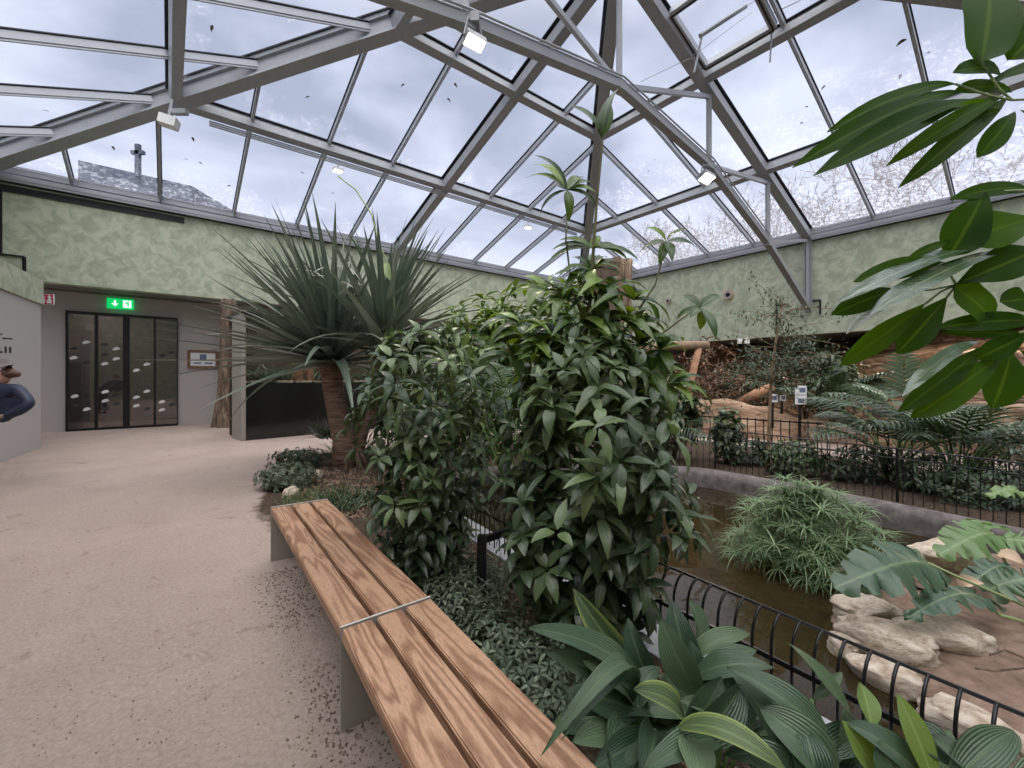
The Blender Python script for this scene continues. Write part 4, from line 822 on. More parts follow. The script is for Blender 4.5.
# screw pine ----------------------------------------------------------
def pandanus():
    root = empty('screw_pine', gp(350, 466), 'large screw pine with two crowns of long grey-green sword leaves', 'screw pine')
    z0 = 7.5
    def trunk(pts, r, nm='trunk'):
        mb = MB(); mb.tube(pts, r, 14); mb.build(nm, M['bark_p'], root, True)
    c1 = at(333, 366, z0); c2 = at(384, 352, z0-.2)
    trunk([at(346, 470, z0), at(344, 440, z0), at(336, 405, z0), at(332, 380, z0), at(331, 360, z0)], [.26, .19, .17, .175, .2])
    trunk([at(352, 468, z0+.1), at(362, 430, z0+.1), at(374, 395, z0), at(384, 355, z0-.2)], [.14, .12, .13, .16])
    for k in range(7):
        t = k*.9; p = at(350+math.cos(t)*17, 466, z0+math.sin(t)*.25); p.z = -.02; mb = MB(); mb.tube([at(347, 440, z0), (at(347, 440, z0)+p)/2+V(math.cos(t)*.05, 0, .05), p], [.04, .04, .045], 8); mb.build('prop_root', M['bark_p'], root, True)
    mb = MB()
    def crown(c, n, Lm, bias, em):
        for i in range(n):
            t = i*2.39996; f = (i+.5)/n; el = -.12+1.65*f**.8
            d = V(math.cos(t)*math.cos(el), math.sin(t)*math.cos(el), math.sin(el))+bias; d.normalize()
            L = Lm*R.uniform(.75, 1.1); b = Vector(c)+V(d.x*.12, d.y*.12, f*.35)
            leaf(mb, b, d, V(0, 0, 1), L, R.uniform(.13, .19), 'strap', R.uniform(.03, .35) if R.random() < .85 else R.uniform(.6, 1.1), .5, 8, None)
    crown(c1, 150, 2.35, V(-.28, -.05, .0), 0); crown(c2, 95, 2.0, V(.22, 0, .08), 0)
    mb.build('leaves', M['pand'], root)
    mb = MB()
    for (a, b) in (((300, 345), (203, 300)), ((300, 350), (200, 316)), ((300, 348), (185, 337)), ((290, 350), (215, 352)), ((296, 330), (232, 262))):
        leaf2(mb, at(*a, z0), at(*b, z0-.6), .07, V(0, -.2, 1), 'strap', .08, .5, 8)
    for k in range(8):
        a = (R.uniform(300, 360), R.uniform(262, 300)); leaf2(mb, at(*a, z0-.8), at(a[0]+R.uniform(-34, 34), a[1]+R.uniform(-15, 25), z0-.9), .05, V(0, -.4, 1), 'strap', .15, .4, 6)
    mb.build('withered_leaves', M['deadw'], root)
pandanus()
# low plants at the foot of the screw pine
def tuft(c, rad, n, L, W, mat, lab, name='grass_tuft', cat='grass', spread=.7):
    root = empty(name, (c[0], c[1], 0), lab, cat); mb = MB()
    for i in range(n):
        t = R.uniform(0, 2*PI); q = R.random()**.5; p = V(c[0]+math.cos(t)*rad[0]*q, c[1]+math.sin(t)*rad[1]*q, c[2] if len(c) > 2 else 0)
        d = V(R.uniform(-1, 1)*spread, R.uniform(-1, 1)*spread, 1); leaf(mb, p, d, rvec(), L*R.uniform(.5, 1.1), W, 'strap', R.uniform(.6, 1.5), .3, 4)
    mb.build('blades', mat, root)
g = gp(288, 487); bush((g.x, g.y, .16), (.42, .40, .20), 420, .055, .03, M['greyleaf'], 'low grey-green fine-leaved bush at the bed corner by the far end of the bench', 'ground_cover', 'ground cover', stem=False)
g = gp(300, 466); bush((g.x, g.y, .15), (.55, .3, .17), 320, .055, .03, M['darkleaf'], 'low dark fine-leaved bush left of the screw pine trunk', 'ground_cover', 'ground cover', stem=False)
g = gp(322, 502); tuft((g.x, g.y), (.45, .4), 320, .24, .012, M['grass'], 'thin dry grass behind the far end of the bench')
g = gp(352, 505); tuft((g.x, g.y), (.35, .4), 160, .26, .02, M['palm'], 'dark green grass beside the left leafy column')
g = gp(335, 452); root = tuft((g.x, g.y+.0, .3), (.3, .3), 130, .6, .03, M['palm'], 'green grassy leaves in front of the screw pine trunk', 'grass_tuft', 'grass', 1.2)
g = gp(360, 458); tuft((g.x, g.y-.3), (.25, .25), 150, .75, .025, M['grass'], 'yellow-green grass between the screw pine and the left leafy column', spread=1.0)
for i, (px, py, q) in enumerate(((455, 628, .3), (500, 668, .3), (535, 700, .28), (470, 600, .3), (420, 575, .25))):
    g = gp(px, py); lab = ['low fine-leaved weeds beside the middle of the bench', 'low fine-leaved weeds beside the bench left of the broad strap leaves', 'low fine-leaved weeds beside the bench under the broad strap leaves', 'low fine-leaved weeds at the foot of the black corner post', 'low fine-leaved weeds under the left leafy column'][i]
    root = empty('ground_cover', g, lab, 'ground cover'); mb = MB()
    blob(mb, (g.x, g.y, .12), (q, q*1.2, .17), 330, .05, .018, 4, 'lance', zmin=.01)
    for k in range(90): 
        p = g+V(R.uniform(-q, q), R.uniform(-q, q), 0); leaf(mb, p, V(R.uniform(-.6, .6), R.uniform(-.6, .6), 1), rvec(), .28, .008, 'strap', .8, .3, 4)
    mb.build('foliage', M['greyleaf'], root)
# stones round the bed corner
def rock(px, py, Z, sz, rot, lab, mat='rock', name='boulder', seed=None, grp=None, pos=None):
    p = pos or gp(px, py, Z); bm = bmesh.new(); bmesh.ops.create_icosphere(bm, subdivisions=4, radius=1)
    sd = R.random()*50; q = Matrix.Rotation(rot, 3, 'Z')
    for v in bm.verts:
        c = v.co.normalized(); c2 = V(*[math.copysign(abs(x)**.72, x) for x in c])
        k = 1+.26*noise.noise(c*1.3+V(sd, 0, 0))+.10*noise.noise(c*3.5+V(0, sd, 0))+.05*noise.noise(c*9+V(0, sd, 0)); k -= .10*abs(noise.noise(V(c.x*1.5, c.y*1.5, c.z*6+sd)))-.03*noise.noise(c*18)
        v.co = q @ V(c2.x*sz[0]*k, c2.y*sz[1]*k, c2.z*sz[2]*k)
    me = bpy.data.meshes.new(name); bm.to_mesh(me); bm.free(); me.materials.append(M[mat]); me.polygons.foreach_set('use_smooth', [True]*len(me.polygons))
    o = bpy.data.objects.new(name, me); COL.objects.link(o); o.location = (p.x, p.y, p.z+sz[2]*.55); tag(o, lab, 'rock', grp); return o
rock(312, 478, 0, (.16, .10, .07), .4, 'small pale stone in the bed left of the screw pine')
rock(290, 497, 0, (.10, .08, .08), 1.2, 'small pinkish stone half hidden in the grey bush at the bed corner')
# boulders on the pond bank
rock(0, 0, 0, (.26, .125, .10), -.65, 'large oblong pale boulder under the split-leaf plant, front of the pile', pos=V(2.27, 2.60, -.12))
rock(0, 0, 0, (.22, .15, .09), -.3, 'smooth pale boulder right of the large oblong one', pos=V(2.66, 2.66, -.12))
rock(0, 0, 0, (.21, .13, .09), .1, 'pale boulder behind the oblong one at the water edge', pos=V(2.45, 2.98, -.14))
rock(0, 0, 0, (.09, .08, .08), .1, 'small rounded stone at the left tip of the bank', pos=V(2.06, 2.66, -.18))
rock(0, 0, 0, (.17, .10, .07), -.9, 'flat pale stone at the water edge below the oblong boulder', pos=V(2.08, 2.40, -.17))
rock(0, 0, 0, (.22, .12, .07), -1.1, 'low pale edging stone along the bank behind the hooped fence', pos=V(2.20, 2.03, -.17))
rock(0, 0, 0, (.26, .15, .09), -.9, 'broad pale edging stone at the right edge behind the hooped fence', pos=V(2.35, 1.68, -.15))
rock(0, 0, 0, (.24, .2, .12), .3, 'lowest pale edging stone in the right corner behind the hooped fence', pos=V(2.42, 1.30, -.17))
rock(0, 0, 0, (.28, .16, .12), .2, 'rough tan rock behind the big split leaf', pos=V(3.7, 3.72, -.08))
rock(0, 0, 0, (.16, .10, .08), .9, 'small tan rock right of the big split leaf', pos=V(3.25, 3.35, -.08))
rock(0, 0, 0, (.12, .08, .06), .9, 'small grey rock at the foot of the sedge clump', pos=V(2.75, 3.62, -.17))
rock(0, 0, 0, (.13, .09, .06), .3, 'small pinkish rock at the right edge below the split leaves', pos=V(3.45, 2.75, -.08))
# sedge clump in the pond -------------------------------------------------
root = empty('umbrella_sedge', (2.62, 3.85, -.2), 'rounded clump of pale green umbrella sedge standing in the pond', 'sedge'); mb = MB(); sb = MB()
for i in range(230):
    t = R.uniform(0, 2*PI); q = R.random()**.5; bx = V(2.62+math.cos(t)*.3*q, 3.85+math.sin(t)*.3*q, -.3); inn = R.uniform(.55, 1)
    el = R.uniform(-.05, 1.5); d = V(math.cos(t)*math.cos(el), math.sin(t)*math.cos(el), math.sin(el))
    tip = V(2.62, 3.85, -.10)+V(d.x*.64*inn, d.y*.6*inn, d.z*.72*inn*R.uniform(.85, 1.05)); tip.z = max(tip.z, -.12); sb.tube([bx, (bx+tip)/2+V(0, 0, .06), tip], .003, 4)
    m_ = R.randint(14, 20)
    for k in range(m_):
        a = 2*PI*k/m_+R.uniform(-.1, .1); leaf(mb, tip, V(math.cos(a), math.sin(a), R.uniform(.1, .8))+d*.5, V(0, 0, 1), R.uniform(.14, .27), .0115, 'strap', R.uniform(.6, 1.5), .2, 4)
mb.build('blades', M['papy'], root); sb.build('stems', M['stem_g'], root, True)
# split-leaf plant ---------------------------------------------------------
def monst_leaf(mb, sb, a, b, W, up, z=None, pet=None, nl=7, holes=True):
    a = Vector(a); b = Vector(b); d = b-a; L = d.length; d.normalize(); up = (up-d*up.dot(d)).normalized(); sd = d.cross(up); r_ = R.random()
    def mid(t): return a+d*(L*t)+up*(L*.10*math.sin(PI*t)-L*.14*t*t)
    n = 72; vs = []; cs = []; slots = [(.16+.135*k, .34+.06*R.random()) for k in range(6)]
    for s_ in (-1, 1):
        ph = R.uniform(-.02, .02); o = len(vs)
        for i in range(n+1):
            t = i/n; w_ = W/2*(math.sin(PI*min(1, (t*.86+.14)))**.62)*(1-.25*t); back = -.16*L*(1-t)**3
            for (c_, dp) in slots:
                x = abs(t-c_-ph); 
                if x < .024: w_ *= dp+(1-dp)*(x/.024)**2
            m0 = mid(t); vs += [m0, m0+sd*s_*w_*.5+d*(back*.5+w_*.12)-up*w_*.06, m0+sd*s_*w_+d*(back+w_*.30)-up*(w_*.22+.02*math.sin(t*30))]
            cs += [(r_, 0, t, 1), (r_, .5, t, 1), (r_, 1, t, 1)]
    fs = []
    for q in range(2):
        for i in range(n):
            for k in range(2):
                o = q*(n+1)*3+i*3+k; fs.append((o, o+1, o+4, o+3))
    mb.add(vs, fs, cs)
    if pet: 
        pts = [a]+[Vector(q) for q in pet]; sb.tube(pts, [.008]+[.010]*(len(pts)-1), 6)
_p = prof
def prof(kind, t):
    if kind == 'monst': return (.62+.38*math.sin(PI*min(1, t*1.2)))*(1 if t < .8 else max(0, math.cos((t-.8)/.2*PI/2))**.6*.9+.06)
    return _p(kind, t)
root = empty('split_leaf_plant', (3.35, 3.0, -.06), 'dark green split-leaf plant reaching over the pale boulders', 'plant'); mb = MB(); sb = MB()
monst_leaf(mb, sb, at(928, 563, 2.85), at(844, 578, 2.55), .40, V(-.05, -.75, 1), pet=[at(960, 578, 2.85), at(1000, 595, 2.8), at(1060, 622, 2.8), V(3.9, 2.9, -.1)])
monst_leaf(mb, sb, at(985, 600, 2.8), at(912, 604, 2.5), .24, V(0, -.3, 1), pet=[at(1000, 615, 2.7), at(1040, 626, 2.7)])
monst_leaf(mb, sb, at(990, 590, 2.9), at(1040, 575, 2.8), .26, V(0, -.5, 1)); monst_leaf(mb, sb, at(975, 580, 3.1), at(1010, 560, 3.2), .22, V(0, -.5, 1))
mb.build('leaves', M['monst'], root, True); sb.build('petioles', M['stem_y'], root, True)
root = empty('split_leaf_plant', (4.05, 3.6, -.06), 'paler split-leaf plant by the kerb at the right edge', 'plant'); mb = MB(); sb = MB()
monst_leaf(mb, sb, at(992, 533, 3.5), at(944, 549, 3.3), .36, V(0, -.7, 1), pet=[at(1000, 548, 3.5), at(1010, 575, 3.5)]); monst_leaf(mb, sb, at(1000, 540, 3.5), at(1050, 545, 3.3), .3, V(0, -.7, 1))
monst_leaf(mb, sb, at(1000, 528, 3.6), at(970, 520, 3.9), .25, V(0, -.7, 1)); monst_leaf(mb, sb, at(1020, 492, 3.9), at(990, 492, 3.8), .16, V(0, -.6, 1), pet=[at(1030, 500, 3.9), at(1035, 545, 3.8)])
mb.build('leaves', M['monst_l'], root, True); sb.build('petioles', M['stem_y'], root, True)
for a, b, lb in (((996, 556), (1024, 566), 'curled dry orange leaf lying at the right edge of the bank'), ((960, 590), (985, 584), 'curled brown dead leaf on the bank between the split leaves')):
    mb = MB(); leaf2(mb, at(*a, 3.0), at(*b, 2.9), .12, V(0, -.6, 1), 'ovate', .2, .5, 6); tag(mb.build('dry_leaf', M['deadstraw']), lb, 'leaf')
for i, (pts, lb) in enumerate((([(975, 668), (995, 671), (1024, 668)], 'thin dark twig on the sandy bank at the right edge'), ([(990, 655), (1005, 650), (1030, 660)], 'thin crooked twig on the bank just above the dark twig'))):
    mb = MB(); mb.tube([gp(x, y, -.035) for x, y in pts], .006, 5); tag(mb.build('twig', M['bark']), lb, 'twig')
# broad strap-leaf plants in the foreground --------------------------------
def aspi(base, leaves, lab, mat, ctr, zz, nx_=12):
    root = empty('broad_leaf_plant', base, lab, 'plant'); groups = {}; sb = MB(); base = Vector(base)
    leaves = list(leaves)+[((ctr[0]+R.uniform(-22, 22), ctr[1]+R.uniform(-25, 10)), (ctr[0]+math.cos(q)*R.uniform(55, 95), ctr[1]-15-math.sin(q)*R.uniform(20, 60)), R.uniform(28, 40), zz+.10, zz+.16, 'aspi', R.choice([V(0, -.5, 1), V(-.5, -.5, .8), V(.5, -.5, .8)])) for q in [R.uniform(-.5, PI+.4) for _ in range(nx_)]]
    for lf in leaves:
        (a, b, W, za, zb) = lf[:5]; mt = lf[5] if len(lf) > 5 else mat; up = lf[6] if len(lf) > 6 else V(0, -.75, .75)
        sg = lf[7] if len(lf) > 7 else .12
        A = at(*a, za); B = at(*b, zb); mb = groups.setdefault(mt, MB()); leaf2(mb, A, B, .80*W/F*(za+zb)/2, up, 'lance', sg*R.uniform(.7, 1.4), R.uniform(.15, .5), 12, None, R.uniform(.02, .07))
        q = base+(V(A.x, A.y, 0)-V(base.x, base.y, 0))*.35; sb.tube([q, q.lerp(A, .5)+V(0, 0, .02), A], .006, 5)
    for mt, mb in groups.items():
        o = mb.build('leaves', M[mt], root, True)
        if mt == 'aspi_e': o['label'] = 'yellow-edged leaves'
        if mt == 'aspi_y': o['label'] = 'young yellow-green leaves'
    sb.build('stalks', M['stem_g'], root, True)
UP = V(0, -.75, .75); HI = V(0, -.4, 1); LF = V(-.5, -.6, .6); RT = V(.5, -.6, .6)
aspi(gp(652, 790), [((645, 690), (529, 628), 44, 1.6, 1.45, 'aspi', HI), ((640, 700), (543, 650), 36, 1.6, 1.5), ((640, 712), (566, 690), 40, 1.5, 1.4), ((628, 712), (541, 756), 26, 1.5, 1.15, 'aspi', HI, .36),
  ((632, 706), (561, 741), 20, 1.5, 1.2, 'aspi', HI, .3), ((636, 705), (582, 661), 30, 1.5, 1.45, 'aspi', HI), ((640, 742), (572, 742), 44, 1.45, 1.3, 'aspi', HI), ((628, 720), (612, 775), 50, 1.45, 1.25, 'aspi', UP), ((655, 730), (640, 780), 46, 1.4, 1.2),
  ((655, 715), (560, 716), 36, 1.55, 1.45, 'aspi', HI), ((650, 700), (600, 640), 34, 1.7, 1.65, 'aspi', LF), ((655, 690), (628, 618), 34, 1.7, 1.75, 'aspi', LF), ((650, 735), (590, 770), 38, 1.4, 1.25), ((648, 690), (573, 588), 34, 1.75, 1.85, 'aspi_e', LF)],
  'broad dark leaved plant drooping over the near end of the bench', 'aspi', (640, 735), 1.45)
aspi(gp(715, 800), [((697, 695), (661, 618), 40, 1.55, 1.6, 'aspi', LF), ((700, 700), (672, 600), 40, 1.65, 1.8, 'aspi', LF), ((686, 724), (634, 689), 42, 1.42, 1.35, 'aspi_e', HI), ((684, 728), (722, 676), 44, 1.4, 1.45, 'aspi', RT), ((690, 740), (741, 684), 46, 1.35, 1.4, 'aspi', RT),
  ((688, 660), (750, 634), 26, 1.7, 1.7, 'aspi', HI), ((690, 680), (775, 668), 34, 1.6, 1.5, 'aspi', HI), ((700, 676), (757, 650), 30, 1.6, 1.6, 'aspi', HI), ((678, 728), (786, 770), 34, 1.3, 1.12, 'aspi_e', HI, .16), ((720, 740), (642, 772), 36, 1.35, 1.2, 'aspi', HI),
  ((705, 745), (655, 745), 40, 1.4, 1.3), ((700, 650), (690, 600), 30, 1.75, 1.85, 'aspi', RT), ((720, 735), (755, 700), 34, 1.4, 1.4), ((715, 720), (690, 640), 38, 1.6, 1.65, 'aspi', LF), ((690, 735), (700, 790), 44, 1.3, 1.15), ((740, 740), (680, 700), 34, 1.45, 1.4, 'aspi', HI)],
  'broad dark leaved plant with a yellow-edged leaf, below the left end of the visible fence', 'aspi', (710, 730), 1.5)
aspi(gp(850, 850), [((832, 742), (727, 667), 38, 1.25, 1.4, 'aspi', HI, .1), ((790, 770), (727, 668), 30, 1.3, 1.45, 'aspi', HI), ((838, 775), (760, 708), 54, 1.15, 1.25), ((855, 722), (787, 642), 24, 1.35, 1.45, 'aspi', RT, .08), ((872, 728), (860, 682), 24, 1.3, 1.4, 'aspi_y', UP, .06),
  ((812, 700), (842, 672), 14, 1.4, 1.45, 'aspi', UP), ((800, 760), (770, 710), 40, 1.2, 1.25), ((878, 778), (841, 720), 30, 1.15, 1.2, 'aspi_y', UP, .06), ((930, 790), (845, 722), 42, 1.12, 1.2, 'aspi', HI), ((800, 790), (740, 740), 46, 1.15, 1.2), ((820, 790), (806, 730), 44, 1.12, 1.2, 'aspi', LF)],
  'broad dark leaved plant in front of the middle of the hooped fence', 'aspi', (815, 780), 1.25, 10)
aspi(gp(960, 900), [((934, 785), (897, 693), 34, 1.1, 1.2, 'aspi_y', UP, .05), ((950, 785), (1014, 731), 40, 1.08, 1.15, 'aspi', HI), ((955, 765), (905, 722), 40, 1.12, 1.2), ((990, 790), (930, 735), 34, 1.08, 1.15), ((900, 790), (880, 740), 34, 1.1, 1.15, 'aspi', LF), ((1010, 800), (1050, 750), 36, 1.0, 1.05)],
  'broad leaved plant with one tall yellow-green leaf in the bottom right corner', 'aspi', (940, 800), 1.12, 8)
# umbrella tree reaching in from the right ----------------------------------
root = empty('umbrella_tree', (2.75, 1.2, -.06), 'umbrella tree with long fingered leaves reaching in from the right', 'tree')
mb = MB(); z = 1.35
def sl(a, b, W, da=0, db=0, up=None, kind='obov', sag=.08): leaf2(mb, at(a[0], a[1], z+da), at(b[0], b[1], z+db), W/F*(z+(da+db)/2), up or V(-.1, -.9, .25), kind, sag, .12, 10, None, .05)
UT = V(-.2, -.25, 1)
h1 = (1012, 100)
sl((981, 62), (990, -12), 58, 0, .1, V(-.2, -1, -.2), 'round', .02); sl((1003, 78), (953, 72), 24, .1, 0); sl((990, 84), (1036, 66), 26, .1, 0)
sl((955, 84), (827, 132), 18, .05, -.05); sl((960, 92), (792, 168), 22, .05, -.1); sl((975, 100), (813, 176), 26, 0, -.15); sl((1005, 95), (886, 166), 18, .05, 0); sl((1008, 98), (898, 188), 20, .1, .0)
sl((1014, 112), (977, 158), 22, 0, 0); sl((985, 100), (885, 148), 24, -.1, -.1, UT); sl((1000, 110), (940, 136), 24, 0, .1); sl((1012, 92), (955, 90), 20, .1, .1)
sl((1010, 60), (1050, 20), 50, .1, .1, None, 'round'); sl((1020, 110), (1060, 150), 36)
h2 = (956, 285)
sl((984, 192), (948, 257), 42, 0, 0, None, 'obov', .05); sl((1030, 192), (950, 199), 18, .1, 0); sl((1035, 218), (958, 242), 40, 0, 0, None, 'obov', .05); sl((952, 240), (908, 258), 9, 0, 0); sl((943, 262), (853, 282), 22, 0, -.05); sl((895, 290), (831, 315), 22, 0, -.1)
mb_, mb = mb, MB(); UTG = V(-.25, -.5, .85)
sl((1012, 240), (838, 302), 24, .1, -.15, UTG, 'obov', .04); sl((1008, 250), (870, 314), 26, .05, -.2, UTG, 'obov', .04); sl((912, 293), (846, 334), 14, 0, -.1, UTG); sl((980, 342), (902, 396), 16, 0, -.2, UTG)
mb.build('glossy_leaves', M['scheff_sheen'], root, True)['label'] = 'glossy leaves coloured paler for sky sheen'; mb = mb_
sl((926, 303), (840, 366), 22, 0, 0, None, 'obov', .04); sl((947, 297), (896, 354), 28, 0, 0, None, 'obov', .04); sl((955, 286), (992, 318), 42, 0, 0, V(.1, -1, .2), 'round', .02); sl((957, 284), (1038, 250), 36, 0, 0, None, 'obov', .03); sl((1030, 300), (1000, 302), 26, 0, 0, None, 'round')
sl((1040, 322), (934, 328), 20, .05, 0); sl((1035, 340), (942, 333), 12, .05, 0); sl((1003, 354), (911, 418), 30, 0, 0, None, 'obov', .04); sl((985, 345), (898, 412), 22, .05, -.05, None, 'obov', .04); 
sl((1012, 350), (992, 408), 40, 0, 0, None, 'obov', .03); sl((1028, 334), (976, 359), 22, -.05, 0); sl((1020, 350), (1060, 400), 44)
mb.build('leaves', M['scheff'], root, True)
mb = MB()
for pts in ([(955, 84), (990, 96), (1012, 100), (1060, 98)], [(981, 62), (1000, 90), (1012, 100)], [(956, 285), (1000, 268), (1070, 240)], [(895, 290), (930, 290), (956, 285)], [(926, 303), (940, 292), (956, 285)], [(947, 297), (956, 285)], [(943, 262), (956, 285)], [(984, 345), (1010, 335), (1070, 320)], [(1003, 354), (1020, 338)], [(1016, 348), (1030, 332)], [(984, 192), (1030, 190), (1070, 200)]):
    mb = MB(); mb.tube([at(x, y, z+.02) for x, y in pts], .0035, 6); mb.build('leaf_stalk', M['stem_y'], root, True)
mb = MB(); tr = [V(2.75, 1.2, -.06), V(2.7, 1.25, .8), V(2.55, 1.3, 1.6), V(2.45, 1.35, 2.4)]; mb.tube(tr, [.04, .035, .03, .02], 8)
for px, py, a in ((1060, 98, 3), (1070, 240, 2), (1070, 320, 2), (1070, 200, 2)): mb.tube([tr[a], (tr[a]+at(px, py, z))/2+V(0, 0, .06), at(px, py, z+.02)], [.015, .010, .005], 6)
mb.build('trunk', M['bark_l'], root, True)
# thin grey tree by the kerb -------------------------------------------------
root = empty('thin_tree', (X_(769, 7.0), 7.0, 0), 'thin tree with sparse tiny grey leaves behind the far fence', 'tree'); mb = MB(); z = 7.0
mb.tube([at(768, 474, z), at(769, 430, z), at(771, 385, z), at(776, 340, z), at(783, 300, z)], [.032, .028, .024, .018, .01], 8)
tips = []
for i in range(46):
    f = R.uniform(.45, 1); b = at(769+14*f, 474-170*f, z); t = R.uniform(0, 2*PI); d = V(math.cos(t), math.sin(t), R.uniform(-.2, .8)).normalized(); q = b+d*R.uniform(.35, .95); mb.tube([b, (b+q)/2+V(0, 0, .06), q], [.008, .005, .003], 4); tips.append((b, q))
mb.build('trunk', M['bark_l'], root, True); mb = MB()
for b, q in tips:
    for k in range(34):
        f = R.uniform(.15, 1.1); p = b.lerp(q, f)+rvec()*.10; leaf(mb, p, rvec(), V(0, 0, 1), R.uniform(.05, .09), .03, 'ovate', .4, .2, 2)
mb.build('foliage', M['greyleaf'], root)
# thick bark trunk ------------------------------------------------------------
def fluted(name, base, h, r0, r1, lab, mat, cat='trunk', flare=1.5):
    n = 40; k = 26; vs = []; base = Vector(base)
    for j in range(k+1):
        f = j/k; r_ = r0*(1+(flare-1)*(1-f)**4)+(r1-r0)*f
        for i in range(n):
            t = 2*PI*i/n; rr = r_*(1+.16*math.sin(t*7+1.3*math.sin(f*3))*(.6+.4*noise.noise(V(math.cos(t)*2, math.sin(t)*2, f*2)))+.12*noise.noise(V(math.cos(t)*3, math.sin(t)*3, f*h*.9)+base))
            vs.append(base+V(math.cos(t)*rr, math.sin(t)*rr, h*f+(.05*noise.noise(V(math.cos(t)*3, math.sin(t)*3, 7)) if j == k else 0)))
    mb = MB(); mb.add(vs, [(j*n+i, j*n+(i+1) % n, (j+1)*n+(i+1) % n, (j+1)*n+i) for j in range(k) for i in range(n)]+[tuple(range(k*n, (k+1)*n))])
    o = mb.build(name, mat, None, True, loc=base); tag(o, lab, cat); return o
fluted('bark_trunk', (X_(614, 11.6), 11.6, 0), 4.66, .46, .46, 'thick ribbed bark trunk cut off below the roof at the centre', M['bark'])
fluted('root_trunk', (X_(229, 13.6), 13.6, 0), BL0-.02, .27, .20, 'slender fluted trunk against the grey wall beside the terrarium post', M['bark'], flare=1.7)
# timber frame beyond the pond
root = empty('timber_frame', (X_(685, 9.4), 9.4, 0), 'weathered log frame with leaning post beyond the pond', 'frame'); z = 9.4
mb = MB(); mb.tube([at(683, 446, z), at(690, 385, z), at(700, 343, z)], [.08, .075, .07], 10); mb.build('post', M['log'], root, True)
mb = MB(); mb.tube([at(625, 352, z), at(665, 346, z), at(708, 345, z)], [.10, .11, .09], 10); mb.build('beam', M['bark_l'], root, True)
mb = MB(); mb.tube([at(628, 440, z+.3), at(628, 350, z)], [.08, .08], 10); mb.build('post', M['bark_l'], root, True)
# rocks of the grotto ----------------------------------------------------------
def ridge(name, line, lab, mat, zs, dep=.5, amp=.16, sc=.9, top=True, cat='rock'):
    # solid rock wall along a ground line; zs = list of top heights
    n = 90; m_ = 22; tot = len(line)-1; vs = []
    for i in range(n+1):
        f = i/n*tot; j = min(int(f), tot-1); g_ = f-j; a, b = Vector(line[j]), Vector(line[j+1]); p = a.lerp(b, g_); d = (b-a).normalized(); nn = V(d.y, -d.x, 0)
        if nn.y > 0: nn = -nn
        h = zs[j]+(zs[j+1]-zs[j])*(g_*g_*(3-2*g_)); h += noise.noise(V(p.x*1.3, p.y*1.3, 3))*.10*min(1, h)
        for k in range(m_+1):
            t = k/m_; ang = t*PI; zz = h*math.sin(ang)**.55; off = math.cos(ang)*dep*(1-.15*math.sin(ang))
            q = p+nn*off+V(0, 0, zz); dsp = noise.noise(V(q.x*sc, q.y*sc, q.z*sc*2.6))+.5*noise.noise(V(q.x*sc*2.6, q.y*sc*2.6, q.z*sc*7))
            dsp -= .5*abs(noise.noise(V(q.x*.5, q.y*.5, q.z*3.2+5)))
            q += nn*math.copysign(amp, off)*dsp+V(0, 0, amp*.35*dsp if 0 < k < m_ else 0)
            vs.append(q)
    w_ = m_+1; fs = [(i*w_+k, i*w_+k+1, (i+1)*w_+k+1, (i+1)*w_+k) for i in range(n) for k in range(m_)]+[tuple(range(w_)), tuple(range(n*w_+w_-1, n*w_-1, -1))]
    mb = MB(); mb.add(vs, fs); return tag(mb.build(name, mat, None, True), lab, cat)
ridge('rock_wall', [(3.2, 13.2, 0), (4.6, 12.3, 0), (5.55, 11.9, 0), (6.5, 11.1, 0), (7.3, 10.7, 0), (8.3, 9.9, 0)], 'long low brown artificial rock wall behind the far fence', M['cliff2'], [.8, .98, .90, .86, .5, .40])
ridge('rock_wall', [(8.2, 10.6, 0), (9.3, 9.3, 0), (10.2, 7.9, 0), (11.2, 6.2, 0)], 'brown rock ledge behind the clump palms at the right', M['cliff2'], [.6, 1.0, 1.05, .8], .6, .22)
ridge('grotto_rock', [hp(-2.2, 11.2), hp(-1.5, 12.6), hp(-1.1, 14.5), hp(-1.0, 17), hp(-1.0, 20)], 'high brown grotto rock face under the right green wall', M['cliff'], [2.2, 3.0, 3.08, 3.08, 3.08], .8, .35, .7)
ridge('grotto_rock', [hp(.1, 13.6), hp(.5, 15.0), hp(.4, 17.5), hp(.6, 19)], 'paler jutting grotto ledge at the right below the green wall', M['cliff2'], [1.6, 2.3, 2.1, 1.9], .5, .3, .8)
ridge('grotto_rock', [hp(-2.9, 4.5), hp(-2.6, 7.0), hp(-2.6, 9.5), hp(-2.4, 11.8)], 'shaded rock face behind the russet shrubs under the green wall', M['cliff'], [2.6, 3.0, 2.7, 2.8], .6, .35, .7)
for b_ in (8.0, 15.5):
    la = bpy.data.lights.new('grotto_fill_light', 'AREA'); la.shape = 'RECTANGLE'; la.size = 6; la.size_y = .4; la.energy = 150; la.color = (1, .86, .68)  # unseen warm fill lights added to lift the dark grotto rock
    lo = bpy.data.objects.new('grotto_fill_light', la); COL.objects.link(lo); lo.location = hp(.3, b_, BR0-.05); lo.rotation_euler = (math.radians(25), 0, math.atan2(eR.y, eR.x)+PI)
def onb(px, y): return (X_(px, y), y)
